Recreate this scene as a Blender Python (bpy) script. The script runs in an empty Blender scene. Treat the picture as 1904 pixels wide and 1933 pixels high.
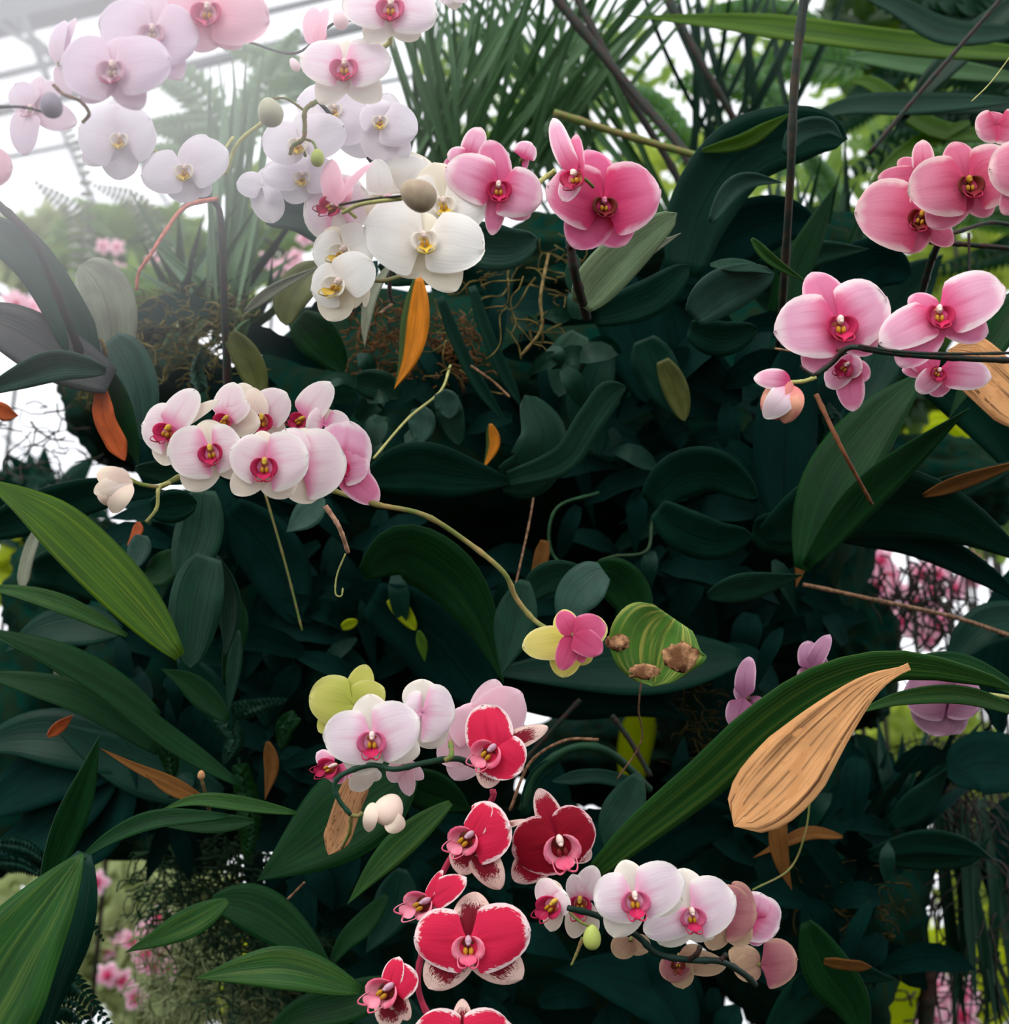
import bpy, math, random
from mathutils import Vector, Matrix, noise
R = random.Random(7)
C = bpy.context.scene.collection
sc = bpy.context.scene
# ---------------------------------------------------------------- camera
FPX = 2298.0
PITCH = math.radians(18)
cd = bpy.data.cameras.new('camera'); cam = bpy.data.objects.new('camera', cd); C.objects.link(cam)
cam.location = (0, 0, 1.6); cam.rotation_euler = (math.radians(90)+PITCH, 0, 0)
cd.sensor_fit = 'HORIZONTAL'; cd.sensor_width = 36; cd.lens = 36*FPX/1904
cd.clip_start = 0.01; cd.clip_end = 200
cd.dof.use_dof = True; cd.dof.focus_distance = 1.02; cd.dof.aperture_fstop = 43.45/7.5
sc.camera = cam
CAM = Vector(cam.location)
RT = Vector((1, 0, 0)); FW = Vector((0, math.cos(PITCH), math.sin(PITCH))); UP = Vector((0, -math.sin(PITCH), math.cos(PITCH)))
def at(x, y, d):
    return CAM + FW*d + RT*((x-952)/FPX*d) + UP*((966.5-y)/FPX*d)
# ---------------------------------------------------------------- sky, sun, exposure
w = bpy.data.worlds.new('world'); sc.world = w; w.use_nodes = True
nt = w.node_tree; nt.nodes.clear()
o_ = nt.nodes.new('ShaderNodeOutputWorld'); bg = nt.nodes.new('ShaderNodeBackground')
tc = nt.nodes.new('ShaderNodeTexCoord'); sx = nt.nodes.new('ShaderNodeSeparateXYZ')
cr = nt.nodes.new('ShaderNodeValToRGB')
nt.links.new(tc.outputs['Generated'], sx.inputs[0]); nt.links.new(sx.outputs['Z'], cr.inputs[0])
cr.color_ramp.elements[0].position = -0.0; cr.color_ramp.elements[0].color = (.05, .07, .06, 1)
cr.color_ramp.elements[1].position = .12; cr.color_ramp.elements[1].color = (.93, .95, 1, 1)
mp = nt.nodes.new('ShaderNodeMath'); mp.operation = 'MULTIPLY_ADD'; mp.inputs[1].default_value = .5; mp.inputs[2].default_value = .5
nt.links.new(sx.outputs['Z'], mp.inputs[0]); nt.links.new(mp.outputs[0], cr.inputs[0])
cr.color_ramp.elements[0].position = .38; cr.color_ramp.elements[1].position = .5
bg.inputs['Strength'].default_value = 1.6
nt.links.new(cr.outputs[0], bg.inputs[0]); nt.links.new(bg.outputs[0], o_.inputs[0])
sl = bpy.data.lights.new('sun', 'SUN'); sl.energy = 2.1; sl.angle = math.radians(35); sl.color = (1, .95, .88)
sun = bpy.data.objects.new('sun', sl); C.objects.link(sun)
sun.rotation_euler = (math.radians(48), 0, math.radians(-28))
sc.view_settings.view_transform = 'Standard'; sc.view_settings.look = 'None'
sc.view_settings.exposure = 0.0; sc.view_settings.gamma = 1.0; sc.view_settings.use_curve_mapping = False
sc.cycles.max_bounces = 6; sc.cycles.volume_bounces = 3; sc.cycles.transparent_max_bounces = 6

# ---------------------------------------------------------------- helpers
def lin(c):
    return tuple(((v/255+.055)/1.055)**2.4 if v/255 > .04045 else v/255/12.92 for v in c)+(1,)
def empty(name, label, cat, loc, group=None):
    o = bpy.data.objects.new(name, None); C.objects.link(o); o.empty_display_size = .03
    o.location = loc; o['label'] = label; o['category'] = cat
    if group: o['group'] = group
    return o
WPOS = {}
def mesh(name, vs, fs, mats, parent=None, origin=None, uvs=None, rim=None, mi=None, smooth=True):
    org = Vector(origin) if origin is not None else (Vector(vs[0]) if len(vs) else Vector())
    me = bpy.data.meshes.new(name)
    me.from_pydata([tuple(Vector(v)-org) for v in vs], [], fs)
    if not isinstance(mats, (list, tuple)): mats = [mats]
    for m in mats: me.materials.append(m)
    if smooth: me.polygons.foreach_set('use_smooth', [True]*len(fs))
    if mi: me.polygons.foreach_set('material_index', mi)
    if uvs:
        ul = me.uv_layers.new(name='UVMap'); li = [0]*len(me.loops); me.loops.foreach_get('vertex_index', li)
        buf = []
        for i in li: buf += [uvs[i][0], uvs[i][1]]
        ul.data.foreach_set('uv', buf)
    if rim:
        a = me.attributes.new('rim', 'FLOAT', 'POINT'); a.data.foreach_set('value', rim)
    me.update()
    o = bpy.data.objects.new(name, me); C.objects.link(o)
    po = Vector()
    if parent is not None:
        o.parent = parent; po = WPOS.get(parent.name, Vector(parent.location))
    o.location = org-po; WPOS[o.name] = org
    return o
def tag(o, label, cat, group=None, kind=None):
    o['label'] = label; o['category'] = cat
    if group: o['group'] = group
    if kind: o['kind'] = kind
    return o
# ---------------------------------------------------------------- materials
def newmat(name):
    m = bpy.data.materials.new(name); m.use_nodes = True
    t = m.node_tree; t.nodes.clear(); return m, t
def N(t, k, **kw):
    n = t.nodes.new(k)
    for a, b in kw.items():
        if a.startswith('i_'): n.inputs[int(a[2:])].default_value = b
        else: setattr(n, a, b)
    return n
def mix(t, f, a, b, mode='MIX'):
    n = t.nodes.new('ShaderNodeMix'); n.data_type = 'RGBA'; n.blend_type = mode
    for s, v in ((n.inputs[0], f), (n.inputs[6], a), (n.inputs[7], b)):
        if hasattr(v, 'is_linked') or hasattr(v, 'links'): t.links.new(v, s)
        else: s.default_value = v
    return n.outputs[2]
def math_(t, op, a, b=0.0, c=0.0):
    n = t.nodes.new('ShaderNodeMath'); n.operation = op
    for s, v in zip(n.inputs, (a, b, c)):
        if hasattr(v, 'links'): t.links.new(v, s)
        else: s.default_value = v
    return n.outputs[0]
def mrange(t, v, a, b, c=0.0, d=1.0):
    n = t.nodes.new('ShaderNodeMapRange'); n.interpolation_type = 'SMOOTHSTEP'
    t.links.new(v, n.inputs[0])
    for i, x in zip((1, 2, 3, 4), (a, b, c, d)): n.inputs[i].default_value = x
    return n.outputs[0]
def uvnoise(t, su, sv, scale=1.0, detail=2.0):
    tcn = N(t, 'ShaderNodeTexCoord'); m = N(t, 'ShaderNodeMapping'); m.inputs['Scale'].default_value = (su, sv, 1)
    t.links.new(tcn.outputs['UV'], m.inputs[0])
    oi = N(t, 'ShaderNodeObjectInfo'); ad = N(t, 'ShaderNodeVectorMath', operation='ADD')
    cx_ = N(t, 'ShaderNodeCombineXYZ'); t.links.new(math_(t, 'MULTIPLY', oi.outputs['Random'], 40.0), cx_.inputs[2])
    t.links.new(m.outputs[0], ad.inputs[0]); t.links.new(cx_.outputs[0], ad.inputs[1])
    n = N(t, 'ShaderNodeTexNoise'); n.inputs['Scale'].default_value = scale; n.inputs['Detail'].default_value = detail
    t.links.new(ad.outputs[0], n.inputs['Vector'])
    sp = N(t, 'ShaderNodeSeparateXYZ'); t.links.new(tcn.outputs['UV'], sp.inputs[0])
    return n.outputs['Fac'], sp.outputs[0], sp.outputs[1]
def finish(t, col, rough=.5, spec=.3, trans=.3, tcol=None, bump=None, bs=.2, sub=0):
    p = N(t, 'ShaderNodeBsdfPrincipled'); out = N(t, 'ShaderNodeOutputMaterial')
    if hasattr(col, 'links'): t.links.new(col, p.inputs['Base Color'])
    else: p.inputs['Base Color'].default_value = col
    p.inputs['Roughness'].default_value = rough; p.inputs['Specular IOR Level'].default_value = spec
    if bump is not None:
        b = N(t, 'ShaderNodeBump'); b.inputs['Strength'].default_value = bs; b.inputs['Distance'].default_value = .002
        t.links.new(bump, b.inputs['Height']); t.links.new(b.outputs[0], p.inputs['Normal'])
    if trans > 0:
        tr = N(t, 'ShaderNodeBsdfTranslucent'); tv = col if tcol is None else tcol
        if hasattr(tv, 'links'): t.links.new(tv, tr.inputs[0])
        else: tr.inputs[0].default_value = tv
        ms = N(t, 'ShaderNodeMixShader'); ms.inputs[0].default_value = trans
        t.links.new(p.outputs[0], ms.inputs[1]); t.links.new(tr.outputs[0], ms.inputs[2]); t.links.new(ms.outputs[0], out.inputs[0])
    else: t.links.new(p.outputs[0], out.inputs[0])
def petal_mat(name, base, mid, rimc, rimw=.2, vein=None, vs=.3, midp=(.1, .75), speck=0.0, trans=.25, rimsoft=.18):
    m, t = newmat(name)
    nz, u, v = uvnoise(t, 1.6, 26)
    n2, _, _ = uvnoise(t, 5, 7, 2.0, 4)
    c = mix(t, mrange(t, u, midp[0], midp[1]), lin(base), lin(mid))
    # darker band along the middle vein
    cv = math_(t, 'ABSOLUTE', math_(t, 'SUBTRACT', v, .5))
    line = mrange(t, cv, 0.0, .09, 1, 0)
    if vein:
        f = math_(t, 'MULTIPLY', mrange(t, nz, .48, .78), vs*.75)
        f = math_(t, 'MAXIMUM', f, math_(t, 'MULTIPLY', line, vs*.9))
        f = math_(t, 'MULTIPLY', f, mrange(t, u, .95, .3))
        c = mix(t, f, c, lin(vein))
    at_ = N(t, 'ShaderNodeAttribute', attribute_name='rim')
    r = at_.outputs['Fac']
    if speck > 0:
        n3, _, _ = uvnoise(t, 9, 30, 1.5, 3)
        r = math_(t, 'ADD', r, math_(t, 'MULTIPLY', math_(t, 'SUBTRACT', n3, .5), speck))
    else:
        r = math_(t, 'ADD', r, math_(t, 'MULTIPLY', math_(t, 'SUBTRACT', n2, .5), .12))
    c = mix(t, mrange(t, r, max(0, rimw-rimsoft), rimw+rimsoft*.5, 1, 0), c, lin(rimc))
    finish(t, c, .6, .15, trans, bump=nz, bs=.1)
    return m
def leaf_mat(name, col, vcol=None, vs=.35, rough=.45, spec=.25, trans=.12, tcol=None, edge=None, mid=None, blotch=None, vfreq=22, ef=(.34, .48)):
    m, t = newmat(name)
    nz, u, v = uvnoise(t, 1.2, vfreq)
    n2, _, _ = uvnoise(t, 3, 2, 1.5, 4)
    c = mix(t, mrange(t, n2, .35, .7), lin(col), tuple(x*.72 for x in lin(col)[:3])+(1,))
    if vcol: c = mix(t, math_(t, 'MULTIPLY', mrange(t, nz, .45, .72), vs), c, lin(vcol))
    cv = math_(t, 'ABSOLUTE', math_(t, 'SUBTRACT', v, .5))
    c = mix(t, mrange(t, cv, .004, .03, .6, 0), c, tuple(x*.45 for x in lin(mid or col)[:3])+(1,))
    if edge:
        c = mix(t, mrange(t, v if edge[1] == 'one' else cv, ef[0], ef[1]), c, lin(edge[0]))
    if blotch:
        n4, _, _ = uvnoise(t, 7, 5, 1.6, 5)
        c = mix(t, mrange(t, n4, .56, .64), c, lin(blotch))
    finish(t, c, rough, spec, trans, lin(tcol) if tcol else None, bump=nz, bs=.35)
    return m
def plain(name, col, rough=.6, spec=.25, trans=0, nscale=60, var=.4, col2=None, bs=.3):
    m, t = newmat(name)
    tcn = N(t, 'ShaderNodeTexCoord'); n = N(t, 'ShaderNodeTexNoise'); n.inputs['Scale'].default_value = nscale; n.inputs['Detail'].default_value = 4
    t.links.new(tcn.outputs['Object'], n.inputs['Vector'])
    c2 = lin(col2) if col2 else tuple(x*(1-var) for x in lin(col)[:3])+(1,)
    c = mix(t, mrange(t, n.outputs['Fac'], .35, .65), lin(col), c2)
    finish(t, c, rough, spec, trans, bump=n.outputs['Fac'], bs=bs)
    return m
# flower kinds: petal, sepal, lip side, lip front, callus, column
K = {}
def kind(n, **k): K[n] = k
throat = plain('throat_gold', (206, 150, 96), nscale=90, var=.3, col2=(160, 60, 50)); throatw = plain('throat_cream', (238, 226, 190), nscale=90, var=.1, col2=(222, 190, 90))
throatd = plain('throat_brown', (120, 60, 20), nscale=90, var=.3, col2=(90, 16, 20))
yel = plain('callus_yellow', (214, 158, 40)); yel2 = plain('callus_gold', (226, 190, 70), var=.2)
colw = plain('column_cream', (240, 215, 205), var=.1); colp = plain('column_pink', (226, 140, 168), var=.2)
whitelip = plain('lip_white', (244, 238, 226), var=.06, trans=.2)
pinklip = plain('lip_crimson', (205, 40, 92), var=.35, trans=.15); palelip = plain('lip_rose', (225, 110, 150), var=.3, trans=.2)
darklip = plain('lip_maroon', (132, 18, 40), var=.35, col2=(96, 40, 14), trans=.1); rosepale = plain('lip_pale_lilac', (220, 178, 196), var=.15, trans=.2)
redlip = plain('lip_coral_pink', (228, 92, 128), var=.25, trans=.2, col2=(238, 150, 170))
tend = plain('tendril_crimson', (190, 40, 80)); tendy = plain('tendril_yellow', (226, 200, 90))
kind('white', p=petal_mat('petal_white', (246, 240, 232), (250, 248, 244), (252, 250, 244), .1, (226, 222, 216), .35), s=petal_mat('sepal_cream', (244, 236, 214), (246, 236, 214), (250, 242, 222), .1, (226, 214, 190), .35),
     l=whitelip, f=yel2, c=yel, k=colw, t=tendy, th=throatw)
kind('pearl', p=petal_mat('petal_pearl', (244, 236, 246), (246, 240, 250), (248, 242, 250), .1, (230, 220, 234), .3), s=petal_mat('sepal_pearl', (238, 232, 238), (238, 232, 238), (242, 236, 242), .1, (224, 214, 226), .3),
     l=whitelip, f=yel2, c=yel, k=colw, t=tendy, th=throatw)
kind('lilac', p=petal_mat('petal_washed_lilac', (238, 212, 228), (236, 216, 234), (240, 224, 238), .12, (226, 196, 218), .4), s=petal_mat('sepal_washed_lilac', (232, 200, 216), (234, 208, 224), (238, 220, 232), .12, (222, 190, 208), .4),  # bloom colour paled, so the glare wash sits in the petals
     l=rosepale, f=rosepale, c=plain('callus_dim', (214, 190, 170)), k=colw, t=palelip, th=rosepale)
kind('rose', p=petal_mat('petal_rose', (250, 190, 208), (246, 198, 214), (250, 214, 226), .14, (238, 176, 198), .4), s=petal_mat('sepal_rose', (244, 190, 206), (244, 204, 216), (248, 220, 228), .12, (232, 176, 196), .4),
     l=palelip, f=palelip, c=yel, k=colw, t=palelip, th=rosepale)
kind('blush', p=petal_mat('petal_blush', (236, 132, 178), (247, 226, 232), (250, 242, 238), .22, (226, 130, 170), .3, (.06, .5)), s=petal_mat('sepal_blush', (246, 232, 222), (246, 232, 214), (250, 240, 224), .2, (232, 208, 194), .4),
     l=pinklip, f=pinklip, c=yel, k=yel2, t=tend)
kind('pale', p=petal_mat('petal_pale_pink', (242, 170, 204), (246, 228, 238), (250, 243, 240), .2, (232, 150, 186), .35, (.05, .48)), s=petal_mat('sepal_pale', (240, 232, 226), (238, 230, 218), (246, 238, 224), .18, (226, 214, 200), .4),
     l=palelip, f=pinklip, c=yel, k=colw, t=tend)
kind('pink', p=petal_mat('petal_pink', (220, 78, 130), (240, 176, 204), (250, 228, 232), .24, (205, 70, 124), .45, (.08, .62)), s=petal_mat('sepal_pink', (222, 96, 142), (226, 128, 166), (244, 200, 214), .18, (200, 76, 124), .5),
     l=pinklip, f=pinklip, c=yel, k=colw, t=tend)
kind('deep', p=petal_mat('petal_deep_pink', (214, 56, 110), (230, 120, 160), (248, 206, 218), .18, (190, 44, 96), .5, (.1, .95)), s=petal_mat('sepal_deep_pink', (214, 66, 116), (220, 100, 146), (244, 176, 200), .15, (190, 54, 100), .5),
     l=darklip, f=darklip, c=yel, k=colp, t=darklip, th=throatd)
kind('coral', p=petal_mat('petal_dusky_pink', (206, 74, 112), (222, 142, 166), (240, 206, 206), .2, (184, 60, 92), .5, (.1, .85)), s=petal_mat('sepal_dusky_pink', (196, 74, 112), (210, 110, 140), (232, 176, 186), .15, (176, 60, 96), .5),
     l=darklip, f=darklip, c=yel, k=yel, t=tend, th=throatd)
kind('red', p=petal_mat('petal_red', (226, 44, 84), (222, 40, 78), (252, 226, 226), .13, (180, 22, 52), .6, (.1, .8), speck=.35, rimsoft=.04), s=petal_mat('sepal_maroon', (126, 22, 40), (130, 30, 46), (240, 206, 194), .36, (104, 14, 30), .5, (.1, .8), speck=.9, rimsoft=.05),
     l=redlip, f=redlip, c=yel, k=rosepale, t=redlip, th=throatd)
kind('dred', p=petal_mat('petal_dark_red', (150, 18, 40), (146, 16, 38), (238, 190, 196), .09, (100, 10, 26), .6, (.1, .8), speck=.3, rimsoft=.04), s=petal_mat('sepal_dark_red', (170, 26, 54), (158, 24, 48), (240, 206, 200), .22, (120, 14, 36), .5, (.1, .8), speck=.7, rimsoft=.05),
     l=redlip, f=redlip, c=darklip, k=colw, t=redlip, th=throatd)
kind('yellow', p=petal_mat('petal_yellow', (226, 214, 104), (236, 222, 128), (242, 232, 160), .14, (214, 198, 90), .4), s=petal_mat('sepal_yellow', (214, 208, 90), (228, 216, 110), (236, 226, 140), .14, (200, 190, 80), .4),
     l=yel, f=yel, c=yel, k=colw, t=tendy)
kind('lime', p=petal_mat('petal_lime', (196, 204, 92), (214, 212, 112), (222, 220, 136), .14, (184, 190, 84), .4), s=petal_mat('sepal_lime', (190, 198, 86), (210, 208, 104), (218, 216, 130), .14, (180, 186, 80), .4),
     l=yel, f=yel, c=yel, k=colw, t=tendy)
kind('magenta', p=petal_mat('petal_magenta_back', (196, 66, 108), (212, 92, 134), (226, 130, 164), .1, (176, 54, 96), .5), s=petal_mat('sepal_magenta_back', (190, 60, 102), (210, 88, 130), (226, 130, 164), .1, (170, 50, 92), .5),
     l=darklip, f=darklip, c=yel, k=colp, t=tend)
kind('mauve', p=petal_mat('petal_shaded_mauve', (150, 92, 124), (178, 128, 156), (204, 168, 188), .14, (130, 74, 106), .5), s=petal_mat('sepal_shaded_mauve', (146, 90, 118), (176, 128, 152), (200, 164, 184), .14, (126, 72, 100), .5),  # shade on these right hand blooms put into the petal colour
     l=darklip, f=darklip, c=yel, k=colp, t=darklip)
kind('dusk', p=petal_mat('petal_shaded_buff', (170, 92, 108), (188, 126, 128), (204, 156, 140), .2, (150, 76, 92), .5), s=petal_mat('sepal_shaded_buff', (190, 150, 128), (204, 170, 140), (214, 184, 150), .2, (170, 126, 108), .5),  # shadow brightness of the lower right blooms painted into the petals
     l=darklip, f=darklip, c=yel, k=colp, t=darklip)

M = dict(
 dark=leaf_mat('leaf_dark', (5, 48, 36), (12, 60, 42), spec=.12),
 deep=leaf_mat('leaf_shade_teal', (2, 38, 33), (5, 46, 39), spec=.05, rough=.7),  # teal shadow tone put into the leaf colour
 teal=leaf_mat('leaf_teal', (36, 74, 62), (52, 90, 76), spec=.25),
 tealm=leaf_mat('leaf_teal_mid', (18, 58, 42), (30, 72, 52), spec=.16),
 green=leaf_mat('leaf_green', (12, 52, 24), (30, 74, 26), .4, spec=.1, trans=.12, tcol=(60, 110, 20)),
 mid=leaf_mat('leaf_mid', (32, 76, 28), (84, 108, 44), .5, spec=.14, trans=.15),
 light=leaf_mat('leaf_light', (118, 146, 108), (150, 168, 122), .4, spec=.3),
 grey=leaf_mat('leaf_grey', (132, 138, 118), (150, 154, 132), .4, spec=.2),
 purple=leaf_mat('leaf_purplish', (58, 62, 62), (72, 66, 76), .4),
 bright=leaf_mat('leaf_bright', (56, 96, 14), (120, 146, 26), .5, trans=.35, tcol=(120, 160, 20)),
 lime=leaf_mat('leaf_lime', (170, 190, 20), (200, 206, 40), .4, trans=.5, tcol=(210, 220, 30)),
 olive=leaf_mat('leaf_olive', (84, 92, 44), (104, 100, 50), .4),
 tan=leaf_mat('leaf_dead_tan', (214, 158, 106), (84, 54, 32), 1.0, rough=.8, spec=.1, trans=.1, vfreq=13, blotch=(196, 140, 90)),
 brown=leaf_mat('leaf_dead_brown', (112, 74, 34), (70, 44, 20), .6, rough=.8, spec=.1, trans=.05),
 tanb=leaf_mat('leaf_dead_spotted', (176, 130, 90), (110, 76, 50), .6, rough=.8, spec=.1, blotch=(120, 84, 56)),
 orange=leaf_mat('leaf_orange', (226, 140, 26), (190, 110, 20), .4, trans=.2, edge=((60, 84, 34), 'one'), ef=(.72, .82)),
 rust=leaf_mat('leaf_rust', (206, 100, 50), (170, 80, 40), .5, trans=.2),
 varieg=leaf_mat('leaf_variegated', (84, 132, 50), (176, 176, 84), .9, trans=.15, vfreq=20),
 burnt=plain('leaf_burnt', (196, 150, 110), .9, .1, col2=(110, 74, 50), nscale=120, bs=.8),
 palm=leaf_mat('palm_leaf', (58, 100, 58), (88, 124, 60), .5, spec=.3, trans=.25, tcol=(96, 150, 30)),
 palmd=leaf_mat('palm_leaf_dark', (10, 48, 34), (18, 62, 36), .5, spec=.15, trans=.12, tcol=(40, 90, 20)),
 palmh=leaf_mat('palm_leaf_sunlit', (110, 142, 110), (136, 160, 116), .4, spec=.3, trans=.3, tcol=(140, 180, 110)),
)
stemg = plain('stem_green', (96, 120, 52), nscale=200, col2=(130, 110, 70)); stemd = plain('stem_dark', (14, 40, 30), nscale=150, col2=(50, 30, 26))
stemb = plain('stem_brown', (150, 112, 84), nscale=200, col2=(90, 66, 44)); stempl = plain('stem_pale', (176, 176, 106), nscale=120, var=.2); stemr = plain('stem_red', (196, 110, 90), nscale=120, var=.4)
rootm = plain('root_tan', (130, 112, 70), .8, .1, nscale=100, var=.6); mossm = plain('moss_shade_dark', (4, 42, 34), .95, .02, nscale=45, col2=(22, 38, 24), bs=1)  # moss colour kept near black to stand for the unlit interior
steel = plain('steel_bar', (128, 134, 138), .6, .3, var=.1)
# ---------------------------------------------------------------- shapes
def catmull(p, n):
    if len(p) < 3:
        return [tuple(p[0][k]+(p[-1][k]-p[0][k])*i/n for k in range(len(p[0]))) for i in range(n+1)]
    q = [tuple(2*a-b for a, b in zip(p[0], p[1]))]+list(p)+[tuple(2*a-b for a, b in zip(p[-1], p[-2]))]
    out = []; m = len(p)-1
    for i in range(n+1):
        s = i/n*m; k = min(int(s), m-1); f = s-k
        a, b, c_, d = q[k], q[k+1], q[k+2], q[k+3]
        out.append(tuple(.5*(2*b[j]+(c_[j]-a[j])*f+(2*a[j]-5*b[j]+4*c_[j]-d[j])*f*f+(3*b[j]-a[j]-3*c_[j]+d[j])*f**3) for j in range(len(b))))
    return out
def tube_v(pw, rs, seg=7):
    vs, fs = [], []; n = len(pw); prev = None
    for i, p in enumerate(pw):
        t = (pw[min(i+1, n-1)]-pw[max(i-1, 0)])
        if t.length < 1e-9: t = Vector((0, 0, 1))
        t.normalize()
        if prev is None: prev = t.orthogonal().normalized()
        s = (prev-t*prev.dot(t)); s = s.normalized() if s.length > 1e-6 else t.orthogonal().normalized(); prev = s
        b = t.cross(s)
        for k in range(seg):
            a = 2*math.pi*k/seg; vs.append(p+(s*math.cos(a)+b*math.sin(a))*rs[i])
    for i in range(n-1):
        for k in range(seg):
            fs.append((i*seg+k, i*seg+(k+1) % seg, (i+1)*seg+(k+1) % seg, (i+1)*seg+k))
    fs.append(tuple(range(seg-1, -1, -1))); fs.append(tuple((n-1)*seg+k for k in range(seg)))
    return vs, fs
def stem(parent, pts, r, mat, name='stem', r2=None, n=None, nodes=True):
    """pts in (x, y, depth), r in photo pixels at that depth"""
    n = n or max(8, 6*len(pts)); P = catmull(pts, n)
    r2 = r if r2 is None else r2
    rs = []
    for i, p in enumerate(P):
        q = r+(r2-r)*i/n
        if nodes and i % 7 == 3: q *= 1.22
        rs.append(q*p[2]/FPX)
    vs, fs = tube_v([at(*p) for p in P], rs)
    return mesh(name, vs, fs, mat, parent)
class MB:
    def __init__(s): s.v = []; s.f = []; s.uv = []; s.mi = []; s.rim = []
    def add(s, vs, fs, uv=None, mi=0, rim=None):
        b = len(s.v); s.v += vs; s.f += [tuple(i+b for i in f) for f in fs]
        s.uv += uv or [(.5, .5)]*len(vs); s.mi += [mi]*len(fs); s.rim += rim or [1.0]*len(vs)
    def build(s, name, mats, parent=None, origin=None):
        return mesh(name, s.v, s.f, mats, parent, origin, s.uv, s.rim, s.mi)
PROF = {
 'petal': lambda u: max(0, 1-abs(2*u**.9-1)**2.5)**.58*min(1, .35+u*3.2),
 'sepal': lambda u: max(0, 1-abs(2*u**.85-1)**2.2)**.6*.98+.02,
 'strap': lambda u: min(1, (.55+2.2*u))*min(1, ((1-u)*4.2)**.75) if u < 1 else 0,
 'oval': lambda u: max(0, math.sin(math.pi*min(1, (u*.93+.07))**.95))**.55,
 'lance': lambda u: max(0, math.sin(math.pi*(u*.96+.04)**.8))**1.05,
 'paddle': lambda u: (.10+.9*max(0, min(1, (u-.06)/.62))**1.2)*max(0, 1-max(0, (u-.74)/.26)**2.6)**.6,
 'fan': lambda u: .03+.97*min(1, u*1.7)**.85*min(1, (1-u)*6) if u < 1 else 0,
 'blade': lambda u: min(1, .5+u*2)*min(1, (1-u)*2.5) if u < 1 else 0,
}
def leafmesh(pts, wpx, prof, tilt=.3, fold=.25, n=18, nv=6, wav=.0):
    P = catmull(pts, n); vs, uv, rim = [], [], []
    ta = math.tan(tilt); ph = R.random()*6
    for i, p in enumerate(P):
        a, b = P[max(i-1, 0)], P[min(i+1, n)]
        tx, ty = b[0]-a[0], b[1]-a[1]; L = math.hypot(tx, ty) or 1
        nx, ny = -ty/L, tx/L
        u = i/n; wv = wpx*PROF[prof](u)
        for j in range(nv+1):
            v = j/nv*2-1
            off = v*wv
            dz = (off*ta + abs(v)**1.3*wv*(-fold)+wav*wv*math.sin(u*14+ph+v*2)*abs(v))*p[2]/FPX
            vs.append(at(p[0]+nx*off, p[1]+ny*off, p[2]+dz)); uv.append((u, v*.5+.5)); rim.append(1-abs(v))
    m = nv+1
    fs = [(i*m+j, i*m+j+1, (i+1)*m+j+1, (i+1)*m+j) for i in range(n) for j in range(nv)]
    return vs, fs, uv, rim
def leaf(parent, mat, w_, prof, pts, tilt=.3, fold=.25, d=None, name='leaf', wav=.03, lab=None):
    if d is not None: pts = [(p[0], p[1], d+(p[2] if len(p) > 2 else 0)) for p in pts]
    vs, fs, uv, rim = leafmesh(pts, w_, prof, tilt, fold, wav=wav)
    o = mesh(name, vs, fs, M[mat], parent, None, uv, rim)
    md = o.modifiers.new('thickness', 'SOLIDIFY'); md.thickness = .0009; md.offset = 0
    if lab: o['label'] = lab
    return o
# ---------------------------------------------------------------- orchid flower
def organ(mb, fr, base, tip, wpx, prof, z0=0.0, cup=.12, back=.1, sk=0.0, n=14, nv=10, rip=.035, mi=0):
    """a petal from base to tip (photo px), wpx = full width; fr = flower frame"""
    bx, by = base; tx, ty = tip[0]-bx, tip[1]-by; L = math.hypot(tx, ty) or 1
    nx, ny = -ty/L, tx/L; vs, uv, rim = [], [], []; ph = R.random()*6
    for i in range(n+1):
        u = .5-.5*math.cos(math.pi*(i/n)) if i else 0.0
        for j in range(nv+1):
            v = math.sin((j/nv*2-1)*math.pi/2)
            us = min(1, max(0, u)) ** (1+sk*v)
            hw = wpx/2*max(PROF[prof](us), .13 if u < .12 else 0)
            sw = 0
            if prof == 'petal':   # shoulders sweep back towards the claw, the lower one more
                low = .5+.5*(ny*v)/(abs(v)+1e-6)
                sw = -hw*abs(v)**1.6*(.14+.16*low)*math.sin(math.pi*min(1, u*1.05)) + wpx*.018*math.sin(9*v+ph)*u
            x = bx+tx*u+tx/L*sw+nx*hw*v; y = by+ty*u+ty/L*sw+ny*hw*v
            zz = z0 + L*(cup*math.sin(math.pi*u)*.75-back*u*u) - wpx*(.07*v*v*math.sin(math.pi*min(u, .9))) - wpx*.035*math.exp(-(v/.1)**2)*(1-u) \
                + wpx*rip*math.sin(3*v+ph+5*u)*abs(v)*u
            vs.append(fr(x, y, zz)); uv.append((u, v*.5+.5)); e = 1-abs(v); rim.append(min(e, (1-u)*1.5)+max(0, .35-u)*1.6)
    m = nv+1
    fs = [(i*m+j, i*m+j+1, (i+1)*m+j+1, (i+1)*m+j) for i in range(n) for j in range(nv)]
    mb.add(vs, fs, uv, mi, rim)
def blob(mb, fr, x, y, z, rx, ry, rz, mi=0, seg=8, rings=6, ang=0.0):
    vs, fs = [], []; ca, sa = math.cos(ang), math.sin(ang)
    for i in range(rings+1):
        th = math.pi*i/rings
        for k in range(seg):
            a = 2*math.pi*k/seg; X = math.sin(th)*math.cos(a)*rx; Y = math.cos(th)*ry
            vs.append(fr(x+X*ca-Y*sa, y+X*sa+Y*ca, z+math.sin(th)*math.sin(a)*rz))
    for i in range(rings):
        for k in range(seg): fs.append((i*seg+k, i*seg+(k+1) % seg, (i+1)*seg+(k+1) % seg, (i+1)*seg+k))
    mb.add(vs, fs, None, mi)
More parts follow.
